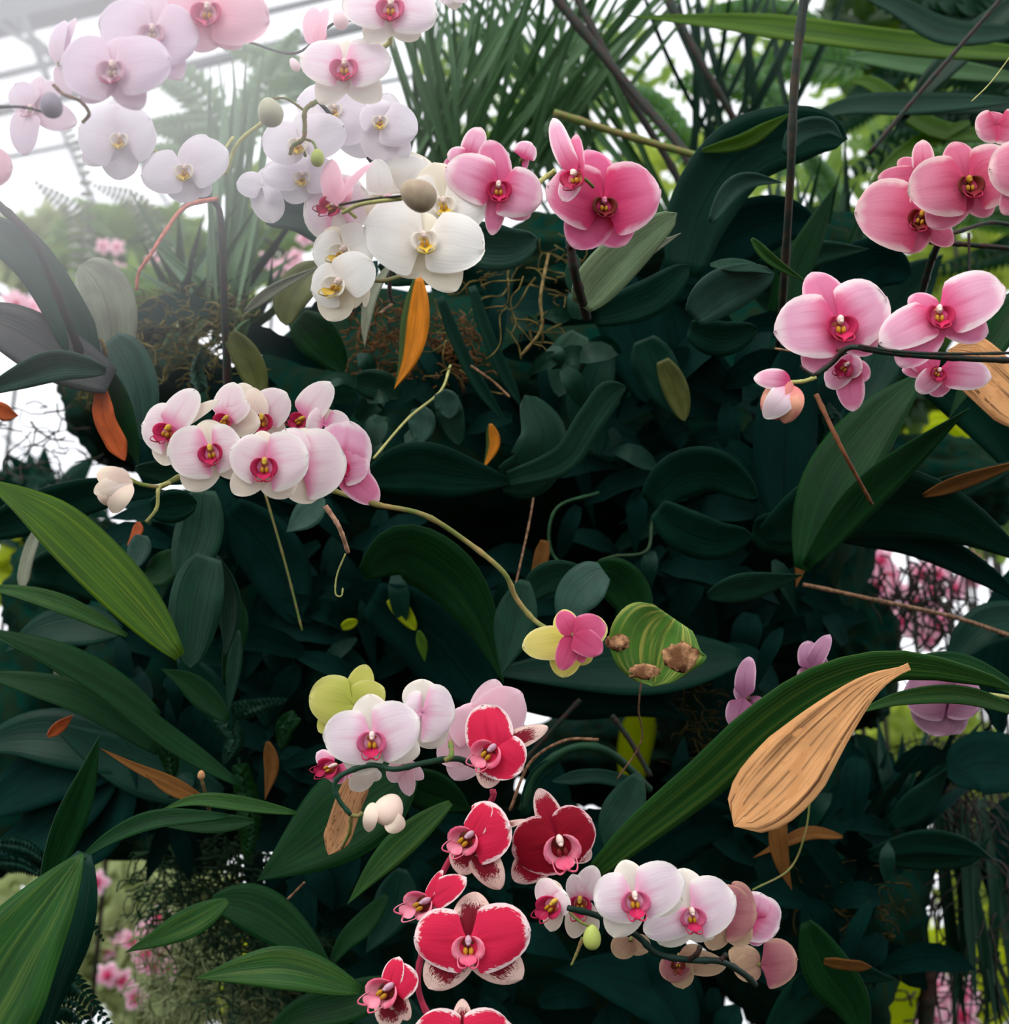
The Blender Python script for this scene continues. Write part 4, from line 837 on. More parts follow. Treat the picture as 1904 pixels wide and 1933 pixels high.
leaf(p, 'mid', 28, 'lance', [(430, 1700), (370, 1735), (310, 1765), (236, 1798)], .4, .15, 1.1)
leaf(p, 'green', 48, 'lance', [(400, 1700), (480, 1715), (560, 1770), (640, 1850)], -.4, .15, 1.14)
leaf(p, 'mid', 42, 'lance', [(680, 1870), (560, 1830), (470, 1830), (366, 1848)], .4, .2, 1.08, lab='green leaf with yellow green stripes')
leaf(p, 'green', 40, 'lance', [(760, 1850), (660, 1890), (560, 1920), (480, 1980)], .4, .2, 1.16)
leaf(p, 'dark', 50, 'lance', [(800, 1940), (700, 1900), (600, 1860)], .4, .2, 1.25)
p = plant('broad_leaf_plant', 'plant with a long green blade and a dead tan leaf at the right', 1920, 1320, 1.15)
leaf(p, 'mid', 44, 'lance', [(1100, 1668), (1200, 1575), (1330, 1470), (1440, 1370), (1560, 1290), (1700, 1256), (1850, 1280), (1930, 1310)], .4, .15, 1.04, lab='long green blade rising to the right')
leaf(p, 'mid', 18, 'lance', [(1940, 1350), (1820, 1312), (1700, 1318), (1600, 1352)], .4, .3, 1.08)
leaf(p, 'tan', 72, 'paddle', [(1716, 1258), (1640, 1295), (1560, 1372), (1475, 1470), (1385, 1560)], .35, .05, .98, lab='large ribbed dead tan leaf')
leaf(p, 'green', 20, 'lance', [(1960, 1330), (1830, 1258), (1740, 1250), (1640, 1268)], .4, .3, 1.06)
p = plant('curled_leaf_plant', 'curled yellow green leaf with crisp brown patches right of the two toned bloom', 1330, 1250, 1.1)
lf_ = leaf(p, 'varieg', 94, 'oval', [(1270, 1166), (1248, 1200), (1236, 1245), (1232, 1296)], -.2, .55, 1.0)
def crumple(parent, pts, rr, mat, seed, name='burnt_patch'):
    r = random.Random(seed); mb = MB(); x, y, d = pts
    vs, fs = [], []; seg, rings = 22, 12
    for i in range(rings+1):
        th = math.pi*i/rings
        for k in range(seg):
            a = 2*math.pi*k/seg; nn = 1+.42*noise.noise(Vector((math.cos(a)*2+seed, th*2.4, math.sin(a)*2)))+.25*noise.noise(Vector((math.cos(a)*6, th*7, math.sin(a)*6+seed)))
            vs.append(at(x+math.sin(th)*math.cos(a)*rr[0]*nn, y-math.cos(th)*rr[1]*nn, d+math.sin(th)*math.sin(a)*rr[2]*nn/FPX))
    for i in range(rings):
        for k in range(seg): fs.append((i*seg+k, i*seg+(k+1) % seg, (i+1)*seg+(k+1) % seg, (i+1)*seg+k))
    return mesh(name, vs, fs, mat, parent)
crumple(p, (1165, 1212, .975), (22, 15, 12), M['burnt'], 1); crumple(p, (1216, 1268, .965), (28, 13, 2), M['burnt'], 2); crumple(p, (1284, 1240, .965), (32, 24, 2), M['burnt'], 3)
p = plant('orchid_plant', 'orchid plant with a drooping twisted leaf right of the darkest red bloom', 1200, 1500, 1.25)
leaf(p, 'tealm', 38, 'lance', [(1205, 1462), (1180, 1520), (1155, 1560), (1145, 1612)], .5, .2, 1.14)
leaf(p, 'dark', 14, 'strap', [(990, 1540), (1010, 1470), (1060, 1430)], .4, .2, 1.2)
leaf(p, 'dark', 14, 'strap', [(1220, 1490), (1130, 1465), (1040, 1475)], .4, .2, 1.25)
p = plant('dead_strap_plant', 'dead brown strap leaves hanging in the shade at lower right', 1500, 1530, 1.35)
leaf(p, 'brown', 18, 'lance', [(1478, 1500), (1468, 1570), (1476, 1630), (1494, 1680)], .4, .2, 1.3)
leaf(p, 'brown', 13, 'lance', [(1590, 1580), (1530, 1572), (1480, 1590), (1420, 1620)], .4, .2, 1.32)
p = plant('broad_leaf_plant', 'plant with dark horizontal blades at lower right', 1640, 1610, 1.45)
leaf(p, 'dark', 24, 'lance', [(1640, 1610), (1740, 1590), (1820, 1600), (1874, 1622)], .5, .2, 1.4)
leaf(p, 'dark', 18, 'lance', [(1640, 1620), (1740, 1625), (1830, 1618), (1870, 1578)], .5, .2, 1.42)
leaf(p, 'deep', 60, 'oval', [(1960, 1450), (1850, 1440), (1790, 1470)], .5, .2, 1.4)
leaf(p, 'dark', 30, 'lance', [(1680, 1560), (1740, 1510), (1790, 1450)], .5, .2, 1.42)
leaf(p, 'deep', 50, 'lance', [(1930, 1060), (1880, 1250), (1890, 1400)], .5, .2, 1.45)
leaf(p, 'deep', 60, 'lance', [(1960, 1500), (1900, 1600), (1890, 1760)], .5, .2, 1.8)
p = plant('broad_leaf_plant', 'shaded plant with faint broad leaves at the bottom, right of the pale pink spray', 1600, 1930, 1.4)
leaf(p, 'green', 46, 'lance', [(1520, 1740), (1560, 1830), (1610, 1900), (1640, 1990)], .5, .2, 1.34)
leaf(p, 'dark', 40, 'lance', [(1440, 1980), (1520, 1880), (1600, 1840), (1690, 1850)], .5, .2, 1.38)
leaf(p, 'brown', 10, 'strap', [(1555, 1815), (1600, 1822), (1645, 1826)], .5, .2, 1.3)
leaf(p, 'deep', 60, 'lance', [(1300, 1980), (1250, 1880), (1150, 1840), (1040, 1830)], .5, .2, 1.38)
leaf(p, 'deep', 60, 'lance', [(1200, 1640), (1300, 1560), (1450, 1560)], .5, .2, 1.38)
p = plant('banana_leaf_plant', 'lime green backlit leaf in the gap above the pink and white spray', 1190, 1500, 2.3)
leaf(p, 'lime', 34, 'oval', [(1222, 1335), (1200, 1400), (1188, 1520)], .3, .2, 1.9, lab='lime green backlit leaf')
p = plant('yellow_leaf_plant', 'big yellow backlit leaf in the bottom right corner', 1690, 1930, 2.2)
leaf(p, 'lime', 56, 'oval', [(1745, 1800), (1700, 1870), (1650, 1980)], .3, .2, 2.1)
p = plant('yellow_leaf_plant', 'small yellow green backlit leaves left of the long orchid stem low down', 740, 1210, 1.7)
leaf(p, 'lime', 16, 'oval', [(735, 1130), (760, 1155), (785, 1190)], .3, .2, 1.33); leaf(p, 'lime', 10, 'oval', [(645, 1185), (660, 1178), (675, 1172)], .3, .2, 1.33); leaf(p, 'bright', 10, 'lance', [(790, 1190), (797, 1220), (802, 1250)], .3, .2, 1.33)
p = plant('yellow_leaf_plant', 'round yellow backlit leaves at right below the tan leaf', 1850, 900, 2.4)
leaf(p, 'lime', 30, 'oval', [(1752, 835), (1780, 822), (1815, 840)], .3, .2, 2.2); leaf(p, 'lime', 30, 'oval', [(1800, 790), (1840, 810), (1870, 850)], .3, .2, 2.25)

# ================================================================ ORCHID SPRAYS
def spray(label, x, y, d, group='orchid sprays in bloom'): return empty('orchid_spray', label, 'orchid', at(x, y, d), group)
budc = plain('bud_cream', (246, 232, 206), .5, .3, col2=(250, 222, 206), nscale=40, bs=.05, trans=.15); budg = plain('bud_green', (176, 190, 96), .5, .3, var=.15, nscale=40, bs=.05)
budt = plain('bud_taupe', (178, 162, 134), .5, .3, var=.12, nscale=60, col2=(160, 140, 118), bs=.15); budp = plain('bud_peach', (222, 158, 130), .5, .3, var=.2, nscale=60, col2=(206, 120, 116), bs=.1)
budl = plain('bud_lilac_grey', (150, 140, 156), .5, .3, var=.1); budo = plain('bud_sage', (186, 188, 160), .5, .3, var=.1, nscale=40)

# --- washed out lilac spray, top left
s = spray('hazy lilac orchid spray in the top left corner', 0, 210, .9)
flower(s, 'lilac', 215, 132, .80, 0, 5, [(113, 122, 122, .1), (320, 112, 112, -.1)], [(225, 62, 60), (148, 182, 62), (262, 196, 66)], (52,))
flower(s, 'lilac', 288, 62, .84, 10, 5, [(186, 40, 110), (374, 78, 118)], [(280, -30, 70), (240, 130, 60), (340, 140, 66)], (48,))
flower(s, 'rose', 395, 22, .85, -5, 0, [(300, 10, 100), (508, 40, 116)], [(410, -70, 70), (365, 92, 80), (448, 82, 70)], (54,))
flower(s, 'lilac', 108, 120, .86, -60, 0, [(120, 38, 30)], [(126, 30, 22), (112, 182, 34)], None)
flower(s, 'lilac', 62, 205, .88, -45, 0, [(28, 160, 60), (40, 292, 56)], [(98, 152, 50), (128, 230, 56), (60, 140, 40)], (26,))
flower(s, 'rose', -40, 315, .85, 0, 0, [(22, 318, 80)], [(-20, 370, 50)], None)
bud(s, 97, 198, .79, 21, 25, 8, budl)
stem(s, [(-20, 203, .8), (40, 202, .8), (85, 212, .79)], 2.6, stemd); stem(s, [(100, 160, .82), (120, 178, .82), (150, 190, .82), (168, 214, .82), (155, 232, .82)], 3.5, stemb)
stem(s, [(150, 190, .83), (250, 130, .86), (380, 70, .9)], 4, stemg)
# --- hazy white spray, left
s = spray('hazy white orchid spray at upper left below the lilac one', 435, 300, 1.0)
flower(s, 'pearl', 228, 262, .93, 0, 0, [(148, 240, 118), (284, 226, 118)], [(212, 178, 66), (150, 300, 56), (214, 334, 76), (268, 296, 50)], (34,))
flower(s, 'pearl', 350, 322, .93, 0, 5, [(266, 330, 84, .1), (430, 286, 92, -.1)], [(385, 248, 60), (335, 378, 76), (392, 362, 50)], (36,))
stem(s, [(220, 210, .96), (300, 290, .97), (400, 300, .97), (440, 260, 1.0)], 3, stempl)
# --- white and pink tinged sprays at the top
s = spray('pale pink orchid spray with crimson lips at the top, left of the palm clump', 740, 120, 1.05)
flower(s, 'pale', 651, 128, .93, 0, 5, [(566, 108, 84, .1), (738, 110, 88, -.1)], [(652, 70, 56), (598, 186, 62), (716, 182, 66)], (50,))
flower(s, 'pale', 738, 16, .92, 0, 5, [(645, 10, 84), (824, 30, 90)], [(740, -60, 60), (690, 72, 62), (788, 66, 62)], (50,))
flower(s, 'rose', 604, 92, .98, -40, 0, [(588, 12, 44), (616, 14, 26)], [(572, 110, 40)], None)
flower(s, 'pearl', 690, 70, 1.0, 0, 0, [], [(690, 110, 70), (728, 90, 50)], None)
flower(s, 'pale', 852, -30, .95, 0, 0, [(880, 4, 40), (836, 8, 40)], [(858, 14, 40)], None)
bud(s, 643, 36, .95, 15, 20, 10, K['pink']['p']); bud(s, 556, 122, 1.0, 9, 14, 30, K['pink']['p'])
stem(s, [(732, 55, .95), (736, 78, .96), (718, 92, .97)], 5, stempl); stem(s, [(740, 60, 1.0), (640, 40, 1.02), (560, 100, 1.05), (470, 80, 1.06)], 2.5, stemd)
s = spray('large white orchid spray with green forked stem tip at upper middle left', 700, 320, 1.1)
flower(s, 'pearl', 566, 272, .96, -10, 5, [(494, 268, 84), (650, 240, 88)], [(590, 196, 62), (530, 300, 40)], (36,))
flower(s, 'pearl', 632, 206, 1.0, 0, 0, [(560, 190, 80), (716, 220, 130)], [(600, 150, 70), (690, 290, 70), (610, 280, 66)], (30,))
flower(s, 'pearl', 718, 228, .99, 0, 0, [(786, 250, 84), (690, 200, 70)], [(735, 172, 60), (716, 302, 78), (770, 290, 50)], (30,))
flower(s, 'pearl', 572, 333, .98, -5, 0, [(494, 326, 62), (640, 330, 70)], [(560, 280, 50), (536, 376, 62), (612, 372, 50)], (32,))
flower(s, 'pearl', 496, 352, 1.0, -20, 0, [(446, 345, 50), (545, 350, 60)], [(508, 418, 62), (470, 382, 34), (500, 310, 40)], None)
bud(s, 510, 212, .93, 24, 28, 18, budo); bud(s, 599, 298, .93, 13, 17, 0, budg)
stem(s, [(515, 186, .94), (540, 186, .94), (560, 198, .94), (575, 210, .94)], 2.6, stemg); stem(s, [(600, 190, .95), (576, 208, .94), (575, 240, .94), (572, 262, .94), (553, 276, .94), (547, 292, .94)], 5, stemg, r2=3.5)
stem(s, [(574, 262, .94), (590, 268, .94), (598, 284, .93)], 2.6, stemg); stem(s, [(600, 190, .97), (680, 280, 1.05), (720, 330, 1.1)], 4, stemd)
# --- white cluster, centre left
s = spray('bright white orchid cluster with yellow lips, in front of the taupe bud', 760, 470, 1.1)
flower(s, 'white', 760, 360, 1.0, 0, 0, [(714, 310, 130), (800, 300, 120)], [(770, 280, 120), (740, 420, 90)], None)
flower(s, 'white', 836, 385, .97, 5, 5, [(760, 400, 120), (920, 376, 122, -.1)], [(820, 300, 90), (902, 444, 60), (790, 440, 60)], (44, 6))
flower(s, 'white', 800, 452, .94, 5, 8, [(688, 425, 150, .15), (914, 470, 118, -.15)], [(800, 395, 60), (745, 508, 92), (862, 542, 84)], (50, 8))
flower(s, 'white', 652, 474, .96, -38, 0, [(590, 478, 84), (706, 450, 92)], [(660, 418, 60), (640, 520, 50), (600, 430, 50)], (40, -22))
flower(s, 'white', 642, 536, .95, -38, 0, [(586, 545, 86), (700, 492, 88)], [(640, 498, 50), (604, 602, 74), (656, 580, 60)], (42, -25))
flower(s, 'white', 690, 520, .99, 30, 0, [], [(694, 578, 18), (690, 540, 30)], None)
stem(s, [(680, 525, .98), (720, 530, 1.0), (760, 520, 1.05)], 4, stemg); stem(s, [(738, 510, 1.05), (735, 550, 1.05), (742, 575, 1.05)], 4, stemd)
stem(s, [(742, 573, 1.05), (725, 585, 1.04), (716, 592, 1.03)], 3, stemb)
s = spray('white and rose orchid seen from behind, with a taupe bud on two dark stems', 640, 395, 1.0)
flower(s, 'pale', 634, 392, .985, 0, 0, [(576, 380, 130), (690, 360, 110)], [(650, 330, 90), (610, 446, 60)], None)
flower(s, 'rose', 640, 390, .94, -55, 10, [(622, 300, 44), (702, 306, 16)], [(645, 330, 36)], None)
flower(s, 'pink', 636, 388, .95, -50, 0, [(614, 376, 26)], [(612, 400, 26)], (38, -50))
flower(s, 'deep', 752, 386, .955, 0, 0, [(712, 392, 44)], [(735, 372, 26)], None)
flower(s, 'white', 720, 370, .97, 0, 0, [(710, 300, 50)], [(700, 410, 50)], None)
bud(s, 789, 368, .885, 30, 36, 62, budt)
stem(s, [(640, 387, .92), (700, 376, .91), (758, 370, .89)], 2.6, stemd, nodes=False); stem(s, [(646, 402, .92), (684, 385, .91), (758, 375, .895)], 4, stempl, nodes=False)
# --- pink, middle top
s = spray('pink orchid bloom with white edges just right of the bright white cluster', 1040, 320, 1.05)
flower(s, 'pink', 886, 300, 1.03, -20, 0, [(906, 240, 46), (845, 290, 36)], [(832, 306, 26)], None)
flower(s, 'pink', 985, 300, 1.05, 10, 0, [(1000, 268, 46)], [(1000, 300, 36)], None)
flower(s, 'pink', 940, 355, .97, 5, 0, [(842, 314, 92, .1), (1022, 380, 100, -.1)], [(925, 258, 66), (930, 440, 40), (1002, 406, 60)], (46, 0))
stem(s, [(1012, 348, 1.02), (1030, 334, 1.03), (1048, 322, 1.03)], 5, stempl)
s = spray('deep pink orchid pair at the top of the black stalk, above the pale green leaf', 1076, 450, 1.08)
flower(s, 'deep', 1138, 385, .97, 10, 0, [(1034, 350, 120, .1), (1246, 356, 136, -.1)], [(1112, 276, 86), (1084, 462, 92), (1186, 458, 90)], (44, -4))
flower(s, 'pink', 1090, 332, .94, -50, 0, [(1040, 222, 40), (1064, 380, 40)], [(1076, 250, 30), (1062, 300, 36)], (44, 10))
stem(s, [(1076, 470, 1.06), (1090, 430, 1.04), (1120, 390, 1.03), (1060, 330, 1.02)], 5, stemd)
# --- right, upper pink
s = spray('dusky pink orchid spray at the right edge under the dark palm', 1920, 460, 1.1)
flower(s, 'coral', 1880, 236, 1.02, 0, 0, [(1842, 246, 64), (1930, 250, 70)], [(1890, 210, 50)], None)
flower(s, 'coral', 1745, 330, 1.03, -30, 0, [(1740, 264, 44)], [(1652, 332, 40), (1690, 300, 40), (1700, 360, 60)], None)
flower(s, 'coral', 1738, 410, 1.0, -15, 0, [(1614, 400, 138, .2), (1760, 330, 60)], [(1706, 474, 70), (1800, 458, 50)], (46, -15))
flower(s, 'coral', 1826, 346, .96, 0, 0, [(1715, 362, 118, .1), (1924, 312, 120, -.1)], [(1806, 262, 70), (1762, 424, 80), (1880, 400, 66)], (48, 5))
flower(s, 'coral', 1950, 320, .93, 0, 0, [(1868, 318, 110)], [(1900, 400, 60)], None)
stem(s, [(1745, 455, 1.05), (1800, 440, 1.06), (1870, 420, 1.08), (1930, 430, 1.1)], 4, stemd)
# --- right, middle pink
s = spray('light pink orchid spray with red centres on a dark stem at right', 1920, 675, 1.05)
flower(s, 'pink', 1768, 700, 1.04, 10, -10, [(1732, 740, 44), (1872, 712, 62)], [(1712, 640, 60), (1785, 750, 56), (1710, 700, 30)], (30, -30), )
flower(s, 'pink', 1582, 612, .96, 5, 5, [(1463, 624, 124, .12), (1672, 560, 128, -.12)], [(1538, 508, 82), (1532, 700, 78), (1662, 656, 70)], (56, 2))
flower(s, 'pink', 1770, 592, .95, -5, 10, [(1660, 646, 80, .1), (1896, 540, 106, -.1)], [(1718, 556, 50), (1702, 684, 84), (1872, 622, 74)], (52, 0))
flower(s, 'pink', 1600, 690, .97, -40, -10, [(1560, 730, 50), (1628, 696, 46)], [(1602, 778, 56), (1634, 716, 46), (1590, 670, 40)], (34, -35))
bud(s, 1470, 752, .95, 32, 42, -20, budp, shells=[(1488, 722, 1420, 715, 40, K['pink']['p']), (1490, 728, 1440, 790, 52, K['pale']['p']), (1495, 730, 1478, 800, 46, budp)])
stem(s, [(1930, 681, .94), (1840, 678, .93), (1740, 672, .93), (1660, 664, .93), (1604, 656, .94), (1570, 685, .95), (1540, 708, .95)], 6, stemd, r2=5)
stem(s, [(1930, 666, .93), (1800, 668, .92), (1700, 664, .92), (1620, 652, .93)], 3, stemd); stem(s, [(1540, 712, .95), (1515, 720, .95), (1486, 722, .95)], 4, stempl)
stem(s, [(1540, 712, .95), (1520, 700, .95), (1510, 690, .95)], 4, stemd, r2=2); stem(s, [(1600, 656, .95), (1540, 668, .98), (1462, 658, 1.0)], 2, stemb)
# --- left blush spray
s = spray('blush and white orchid spray with crimson lips left of centre, on long arching stem', 1045, 1195, 1.05)
flower(s, 'blush', 492, 790, 1.04, -5, 0, [(540, 742, 76), (440, 760, 60)], [(446, 722, 46), (500, 740, 40), (530, 830, 50)], None)
flower(s, 'blush', 495, 792, 1.03, 0, 0, [], [(470, 730, 40)], (42, 0), )
flower(s, 'blush', 430, 792, 1.02, -30, 0, [(440, 722, 60), (470, 760, 40)], [(404, 770, 50), (480, 800, 60)], (34, -30))
flower(s, 'blush', 572, 792, 1.04, -30, 0, [(622, 722, 62)], [(588, 728, 16), (600, 800, 40)], (32, -50))
flower(s, 'blush', 612, 800, 1.03, 10, 0, [(580, 790, 60), (660, 810, 60)], [(610, 770, 50)], None)
flower(s, 'pink', 640, 880, 1.0, 30, 0, [(660, 796, 110), (696, 870, 80)], [(722, 948, 62), (705, 900, 60)], (30, 10))
flower(s, 'blush', 566, 880, .97, 18, 0, [(652, 866, 134, -.1), (540, 810, 80)], [(590, 950, 84), (616, 930, 50), (580, 806, 70)], (28, -15))
flower(s, 'blush', 322, 812, .98, -30, 5, [(268, 800, 96, .1), (368, 736, 62)], [(400, 752, 26), (294, 876, 62)], (40, -22))
flower(s, 'blush', 500, 876, .94, 5, 0, [(436, 848, 92, .1), (582, 862, 112, -.1)], [(490, 812, 56), (436, 930, 62), (548, 936, 76)], (48, 0))
flower(s, 'blush', 400, 850, .95, -5, 0, [(316, 862, 104, .1), (455, 838, 92, -.1)], [(382, 792, 66), (345, 924, 78), (460, 896, 62)], (44, 14))
bud(s, 218, 925, .95, 27, 36, -60, budc, shells=[(250, 905, 184, 896, 40, budc), (250, 912, 214, 968, 42, budc), (248, 908, 180, 930, 34, K['blush']['s'])])
stem(s, [(244, 904, .96), (266, 914, .96), (300, 920, .96)], 4, stemg, nodes=False); stem(s, [(320, 912, .97), (300, 920, .96), (296, 958, .96), (276, 985, .96)], 4, stempl, r2=3)
stem(s, [(300, 920, .99), (380, 890, 1.03), (560, 905, 1.06), (640, 930, 1.05), (710, 952, 1.02), (800, 972, 1.02), (880, 1022, 1.03), (950, 1080, 1.03), (975, 1130, 1.04), (1010, 1172, 1.04), (1050, 1196, 1.02)], 5, plain('stem_straw', (160, 136, 86), nscale=60, col2=(112, 122, 60), var=.3), n=60)
# --- two toned bloom
s = spray('two toned bloom, yellow petals behind magenta, left of the curled leaf', 1040, 1196, 1.04)
flower(s, 'yellow', 1072, 1208, 1.0, 5, 5, [(986, 1222, 66, .1), (1144, 1180, 70, -.1)], [(1066, 1150, 50), (1064, 1280, 62), (1118, 1250, 56)], None)
flower(s, 'magenta', 1082, 1198, .965, -5, 5, [(1142, 1180, 64, -.1), (1136, 1232, 52)], [(1056, 1154, 42), (1058, 1266, 44), (1100, 1252, 30)], None)
# --- lower centre spray
s = spray('pink and white orchid spray low in the middle, with a lime green bloom behind', 890, 1440, 1.1)
flower(s, 'lime', 668, 1330, 1.06, -5, 0, [(584, 1316, 100, .1), (725, 1300, 70)], [(688, 1256, 52), (596, 1384, 56)], None)
flower(s, 'rose', 905, 1385, 1.06, 10, 0, [(984, 1308, 104), (860, 1340, 90)], [(940, 1285, 70), (830, 1440, 76), (860, 1478, 76)], None)
flower(s, 'pale', 795, 1345, 1.0, 10, 0, [(858, 1350, 112, -.1), (760, 1340, 80)], [(800, 1284, 76), (830, 1415, 76)], None)
flower(s, 'pale', 703, 1392, .95, 0, 0, [(610, 1392, 104, .1), (790, 1358, 112, -.1)], [(695, 1312, 76), (660, 1462, 84), (790, 1428, 72)], (52, 0))
flower(s, 'pink', 632, 1446, 1.0, -50, 0, [(598, 1420, 36)], [(625, 1482, 40), (650, 1470, 40)], (38, -60))
flower(s, 'pale', 700, 1450, 1.02, 0, -20, [], [(662, 1500, 44), (690, 1480, 50)], None)
flower(s, 'rose', 760, 1440, 1.02, 10, -20, [], [(738, 1482, 40), (775, 1512, 34), (800, 1480, 30)], None)
bud(s, 734, 1528, .96, 28, 31, -30, budc, shells=[(706, 1512, 696, 1568, 28, budc), (730, 1540, 764, 1560, 40, budc)])
stem(s, [(895, 1446, 1.0), (860, 1432, .98), (800, 1440, .95), (745, 1452, .94), (700, 1444, .95), (650, 1460, .95), (632, 1480, .95), (640, 1510, .95), (662, 1538, .95)], 6, plain('stem_deep_green', (16, 60, 40), nscale=60), r2=4.5)
stem(s, [(662, 1538, .95), (675, 1540, .95), (684, 1534, .95)], 4, stemg, nodes=False); stem(s, [(662, 1538, .95), (660, 1570, .96), (645, 1600, .98)], 4, stemg, r2=3); stem(s, [(850, 1400, .97), (852, 1425, .96), (840, 1436, .96)], 5, stemg)
# --- red sprays
s = spray('red orchid spray with white edged petals running down the bottom middle', 935, 1500, 1.05)
flower(s, 'red', 930, 1415, .98, -25, 5, [(912, 1330, 92, .0), (984, 1456, 96, -.2)], [(1026, 1374, 40, 0), (910, 1490, 56), (878, 1352, 30)], (56, -38))
flower(s, 'red', 888, 1578, .97, -28, 5, [(962, 1560, 118, -.1), (924, 1514, 44)], [(860, 1655, 62), (932, 1684, 62), (984, 1550, 16)], (56, -42))
flower(s, 'red', 808, 1702, .97, -50, 5, [(878, 1658, 54), (836, 1642, 18)], [(836, 1700, 26)], (54, -52))
flower(s, 'red', 884, 1778, .94, 0, 5, [(782, 1770, 120, .22), (1000, 1758, 128, -.22)], [(898, 1688, 76), (806, 1872, 84), (986, 1856, 84)], (58, 0))
flower(s, 'red', 738, 1864, .96, -38, 5, [(782, 1832, 70), (754, 1806, 40)], [(760, 1930, 40), (720, 1950, 60)], (58, -42))
flower(s, 'red', 872, 1975, .93, 0, 5, [(780, 1945, 120, .2), (968, 1942, 120, -.2)], [(872, 1890, 40)], None)
stem(s, [(930, 1490, 1.02), (928, 1510, 1.02), (890, 1560, 1.03), (830, 1660, 1.04), (800, 1780, 1.04), (790, 1870, 1.04), (830, 1960, 1.04)], 6, plain('stem_crimson', (180, 50, 80), nscale=60, var=.4))
s = spray('darkest red orchid bloom, alone right of the red spray', 1090, 1540, 1.08)
flower(s, 'dred', 1056, 1588, .98, 5, -5, [(968, 1610, 118, .15), (1116, 1548, 106, -.15)], [(1018, 1494, 52), (972, 1672, 74), (1118, 1628, 52)], (66, 12))
stem(s, [(1060, 1595, 1.02), (1090, 1560, 1.06), (1110, 1620, 1.1)], 4, stemr)
# --- lower right pale spray
s = spray('cream and pink orchid spray at the bottom, right of the red blooms', 1420, 1860, 1.15)
flower(s, 'dusk', 1435, 1822, 1.08, 10, 0, [(1505, 1812, 94)], [(1390, 1840, 56), (1380, 1800, 50)], None)
flower(s, 'pink', 1420, 1730, 1.05, 20, 0, [(1470, 1750, 92), (1436, 1686, 70)], [(1440, 1790, 50)], None)
flower(s, 'dusk', 1370, 1720, 1.02, 15, 0, [(1428, 1722, 116), (1360, 1670, 90)], [(1416, 1790, 60), (1350, 1800, 60)], None)
flower(s, 'pale', 1303, 1722, .98, 10, 0, [(1386, 1690, 116, -.1), (1216, 1760, 70)], [(1292, 1644, 76), (1250, 1790, 70), (1350, 1780, 70)], (46, 0))
flower(s, 'dusk', 1280, 1812, 1.03, -10, -20, [(1262, 1852, 60)], [(1290, 1876, 50), (1330, 1820, 56), (1370, 1840, 50)], (26, 0))
flower(s, 'dusk', 1190, 1775, 1.03, -10, -20, [], [(1160, 1812, 50), (1222, 1806, 44)], None)
flower(s, 'blush', 1096, 1700, 1.01, -15, 0, [(1122, 1636, 50), (1080, 1650, 40)], [(1078, 1776, 46), (1120, 1770, 40)], (44, 0))
flower(s, 'blush', 1048, 1704, .97, -40, 0, [(1018, 1660, 50, 0), (1072, 1690, 60)], [(1030, 1762, 40), (1026, 1664, 40)], (46, -36))
flower(s, 'pale', 1196, 1692, .94, 5, 0, [(1122, 1702, 100, .15), (1290, 1656, 104, -.15)], [(1180, 1628, 60), (1160, 1776, 74), (1294, 1712, 66)], (52, 2))
bud(s, 1117, 1769, .95, 17, 24, 0, budg)
stem(s, [(1072, 1714, .95), (1130, 1730, .96), (1200, 1765, .98), (1240, 1800, .98), (1300, 1812, .98), (1360, 1815, 1.0), (1400, 1836, 1.04), (1425, 1858, 1.08)], 6, plain('stem_black_green', (10, 44, 34), nscale=60))
stem(s, [(1075, 1722, .95), (1095, 1740, .95), (1114, 1748, .95)], 3, stemg, nodes=False); stem(s, [(1322, 1785, .97), (1316, 1800, .97), (1300, 1812, .98)], 5, stemd); stem(s, [(1372, 1800, .99), (1360, 1812, .99)], 5, stemd)
stem(s, [(1100, 1770, .97), (1088, 1800, .97), (1078, 1822, .97)], 4, stemg, r2=2)
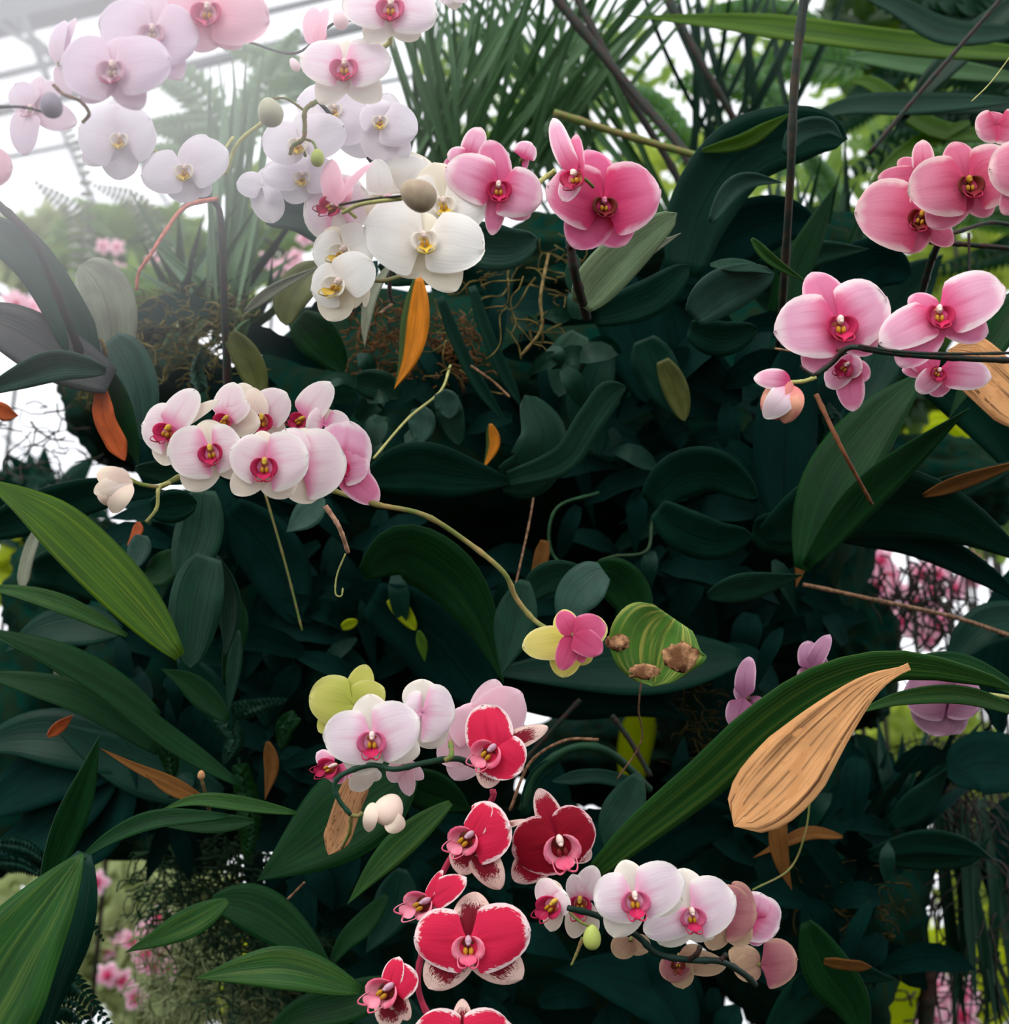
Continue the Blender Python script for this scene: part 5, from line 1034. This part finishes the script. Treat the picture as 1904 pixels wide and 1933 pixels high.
# --- mauve shaded ones at right
s = spray('mauve orchid seen side on, nearest the dead tan leaf tip', 1440, 1340, 1.12, )
flower(s, 'mauve', 1408, 1318, 1.08, -55, 0, [(1412, 1240, 40), (1390, 1380, 56)], [(1386, 1290, 40), (1430, 1350, 40), (1400, 1384, 44)], None)
stem(s, [(1428, 1322, 1.09), (1450, 1332, 1.1), (1478, 1340, 1.1)], 3, stempl)
s = spray('mauve orchid seen from behind, standing above the long green blade', 1560, 1290, 1.15)
flower(s, 'mauve', 1532, 1262, 1.1, -40, 0, [(1522, 1210, 44), (1566, 1198, 34)], [(1516, 1300, 50), (1552, 1296, 44), (1550, 1240, 40)], None)
stem(s, [(1540, 1262, 1.11), (1562, 1270, 1.12), (1580, 1280, 1.12)], 3.5, stempl)
s = spray('large dim mauve orchid bloom behind the green blades at right', 1870, 1330, 1.2)
flower(s, 'mauve', 1790, 1312, 1.14, 10, 0, [(1706, 1310, 100), (1850, 1330, 84)], [(1750, 1272, 80), (1770, 1392, 110), (1822, 1390, 60), (1820, 1276, 70)], None)
stem(s, [(1800, 1300, 1.12), (1840, 1308, 1.13), (1900, 1316, 1.14), (1950, 1330, 1.15)], 4, stempl)

# ================================================================ GLARE VEIL, scattering volume added to imitate lens glare over the upper left blooms
m, t = newmat('glare_veil'); vol = N(t, 'ShaderNodeVolumeScatter'); vol.inputs['Color'].default_value = (.97, .96, 1, 1); vol.inputs['Anisotropy'].default_value = -.1
tcn = N(t, 'ShaderNodeTexCoord'); ln = N(t, 'ShaderNodeVectorMath', operation='LENGTH'); t.links.new(tcn.outputs['Object'], ln.inputs[0])
t.links.new(mrange(t, ln.outputs['Value'], 1.0, .1, 0.0, 1.9), vol.inputs['Density'])
out = N(t, 'ShaderNodeOutputMaterial'); t.links.new(vol.outputs[0], out.inputs['Volume'])
vs, fs = [], []
for i in range(17):
    th = math.pi*i/16
    for k in range(24):
        a = 2*math.pi*k/24; vs.append((math.sin(th)*math.cos(a), math.sin(th)*math.sin(a), math.cos(th)))
for i in range(16):
    for k in range(24): fs.append((i*24+k, (i+1)*24+k, (i+1)*24+(k+1) % 24, i*24+(k+1) % 24))
o = mesh('glare_veil', vs, fs, m, None, (0, 0, 0)); o.location = at(60, 20, .85); o.scale = (.34, .34, .30); o.rotation_euler = (PITCH, 0, 0)
tag(o, 'white veil added to imitate lens glare around the orchids in the top left corner', 'glare_veil', kind='stuff')
